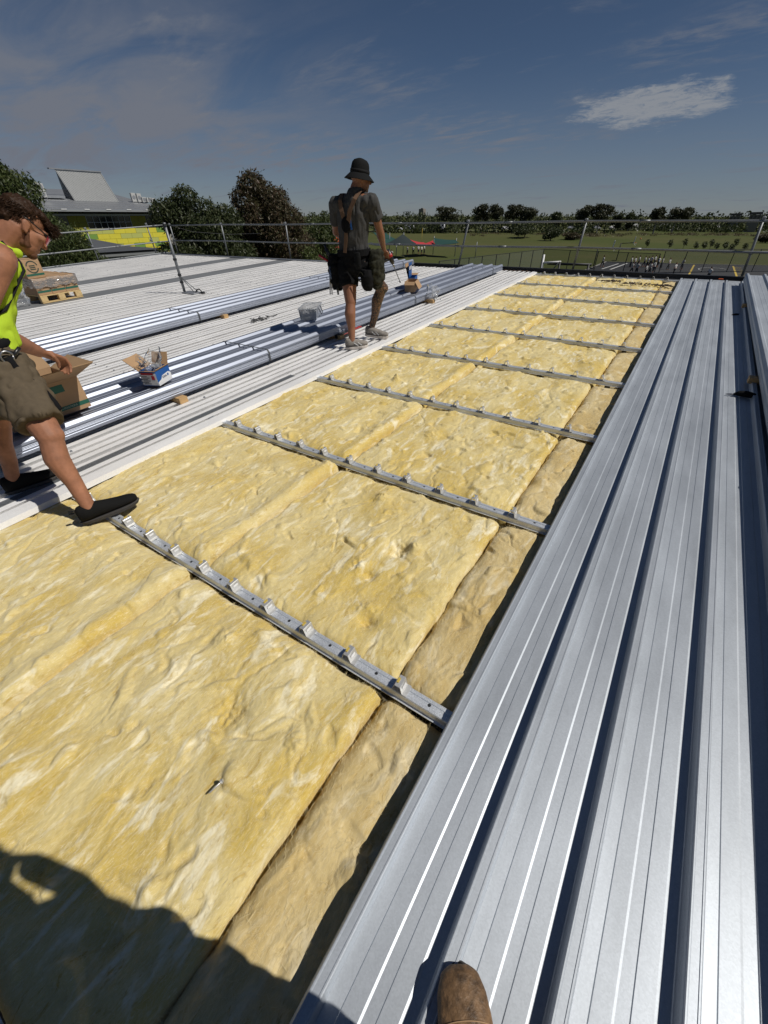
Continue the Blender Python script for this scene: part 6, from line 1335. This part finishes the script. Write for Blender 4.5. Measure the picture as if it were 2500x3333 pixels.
for i, (b, d) in enumerate(((-30.85, 109), (-30.16, 109), (-29.55, 111), (-29.17, 110), (-28.85, 112), (-32.7, 96))): kid(['child leftmost of those under the red sails', 'child second from the left under the red sails', 'child third from the left under the red sails', 'child fourth from the left under the red sails', 'child rightmost of those under the red sails', 'child beside the standing man\'s hand, near the short pale post'][i], b, d, i + 1, 1.05, q.uniform(0, 6.28), 'children under the shade sails')
t = empty('basketball', 'ball in the air beside the farther backboard', 'ball', pt(-5.95, 103, -.0345), 0, 'world'); me = blobm([ell((0, 0, 0), (.13, .13, .13))], .03, 1); link('cover', me, 'ball', t)

# ---- vehicles on the far road
def vehicle(kind, lab, b, d, rz, m):
    t = empty(kind, lab, {'van': 'van', 'truck': 'truck', 'car': 'car'}[kind], polar(b, d, .70), rz, 'world', 'vehicles on the far road')
    if kind == 'van': L, h_, P_ = 5.4, 2.3, [(-2.7, .35), (2.6, .35), (2.7, .9), (2.25, 1.25), (1.6, 2.15), (1.3, 2.3), (-2.6, 2.3), (-2.7, 2.1)]
    elif kind == 'truck': L, h_, P_ = 6.0, 3.0, [(1.0, .6), (3.1, .6), (3.1, 1.6), (2.9, 2.6), (2.4, 3.0), (1.0, 3.2)]
    else: L, h_, P_ = 4.5, 1.5, [(-2.2, .3), (2.2, .3), (2.25, .75), (1.2, .92), (.5, 1.45), (-1.1, 1.5), (-1.9, 1.0), (-2.25, .9)]
    m_ = MB(); m_.prism(P_, -.88, .88); bo = m_.obj('body', m, t)
    gx0, gx1, gz0, gz1 = {'van': (-.2, 1.75, 1.35, 1.95), 'truck': (1.5, 2.75, 1.75, 2.5), 'car': (-1.3, .75, .98, 1.36)}[kind]
    for s_ in (-1, 1): MB().box(((gx0 + gx1) / 2, s_ * .885, (gz0 + gz1) / 2), (gx1 - gx0 - .4, .02, gz1 - gz0)).obj('side_window', 'glass_dark', bo)
    for s_ in (-1, 1):
        for x in ({'van': (-1.7, 1.7), 'truck': (2.2, -1.5, -2.6), 'car': (-1.4, 1.4)}[kind]): MB().tube([(x, s_ * .72, .34), (x, s_ * .92, .34)], .34 if kind != 'truck' else .48, 12).obj('wheel', 'rubber_dark', t)
    if kind == 'truck': MB().box((-1.6, 0, .75), (5.4, 1.6, .25)).obj('tray', 'dark_steel', t)
vehicle('van', 'white van on the far road, right of the standing man', -30.6, 262, .15, 'car_white'); vehicle('truck', 'white truck cab on the far road below the single round gum', -27.3, 262, .2, 'car_white'); vehicle('car', 'pale car following just left of the white van', -31.9, 262, .15, 'car_white')
for i, (b, d, m) in enumerate(((-6.9, 330, 'car_white'), (-4.2, 345, 'car_white'), (-10.4, 309, 'car_grey'), (-8.8, 318, 'car_white'), (-12.9, 298, 'car_grey'), (.35, 374, 'car_white'), (-19.8, 282, 'car_white'))):
    vehicle('van' if i in (0, 1) else 'car', ['white van on the far road left of the slim gum', 'white van on the far road under the big right gum', 'grey car under the right of the touching pair of gums', 'white car just right of the touching pair of gums', 'grey car under the left of the touching pair of gums', 'white car farthest right on the road', 'white car seen between the trunks of the four gums'][i], b, d, .9, m)
# ---- houses on the right horizon
for b, w_, tt, lab in ((1.35, 5.2, .0026, 'low dark roofed house on the horizon, left of two'), (2.85, 5.4, .0042, 'low dark roofed house on the horizon, right of two')):
    d = 320; t = empty('distant_house', lab, 'house', polar(b, d), math.radians(-b), 'world', 'houses on the right horizon'); zt = EYE + tt * d
    MB().box((0, 3, zt / 2 - .6), (w_ * .92, 6, zt - 1.2)).obj('wall', 'wall_far', t); MB().prism([(-w_ / 2, zt - 1.1), (w_ / 2, zt - 1.1), (w_ / 2 - .3, zt), (-w_ / 2 + .1, zt - .15)], -.5, 6.5).obj('roof', 'tile_far', t)
    for k in (-1, 0, 1): MB().box((k * w_ * .28, -.02, zt - 2.2), (w_ * .16, .08, 1.1)).obj('window', 'glass_dark', t)
# tall far tower block on the skyline
t = empty('distant_tower', 'tiny far grey tower block on the skyline left of the single gum', 'building', polar(-29.3, 900), 0, 'world'); MB().box((0, 0, 8), (9, 9, 16)).obj('wall', 'wall_far', t); MB().box((0, 0, 16.5), (4, 4, 1.5)).obj('plant_room', 'wall_far', t)
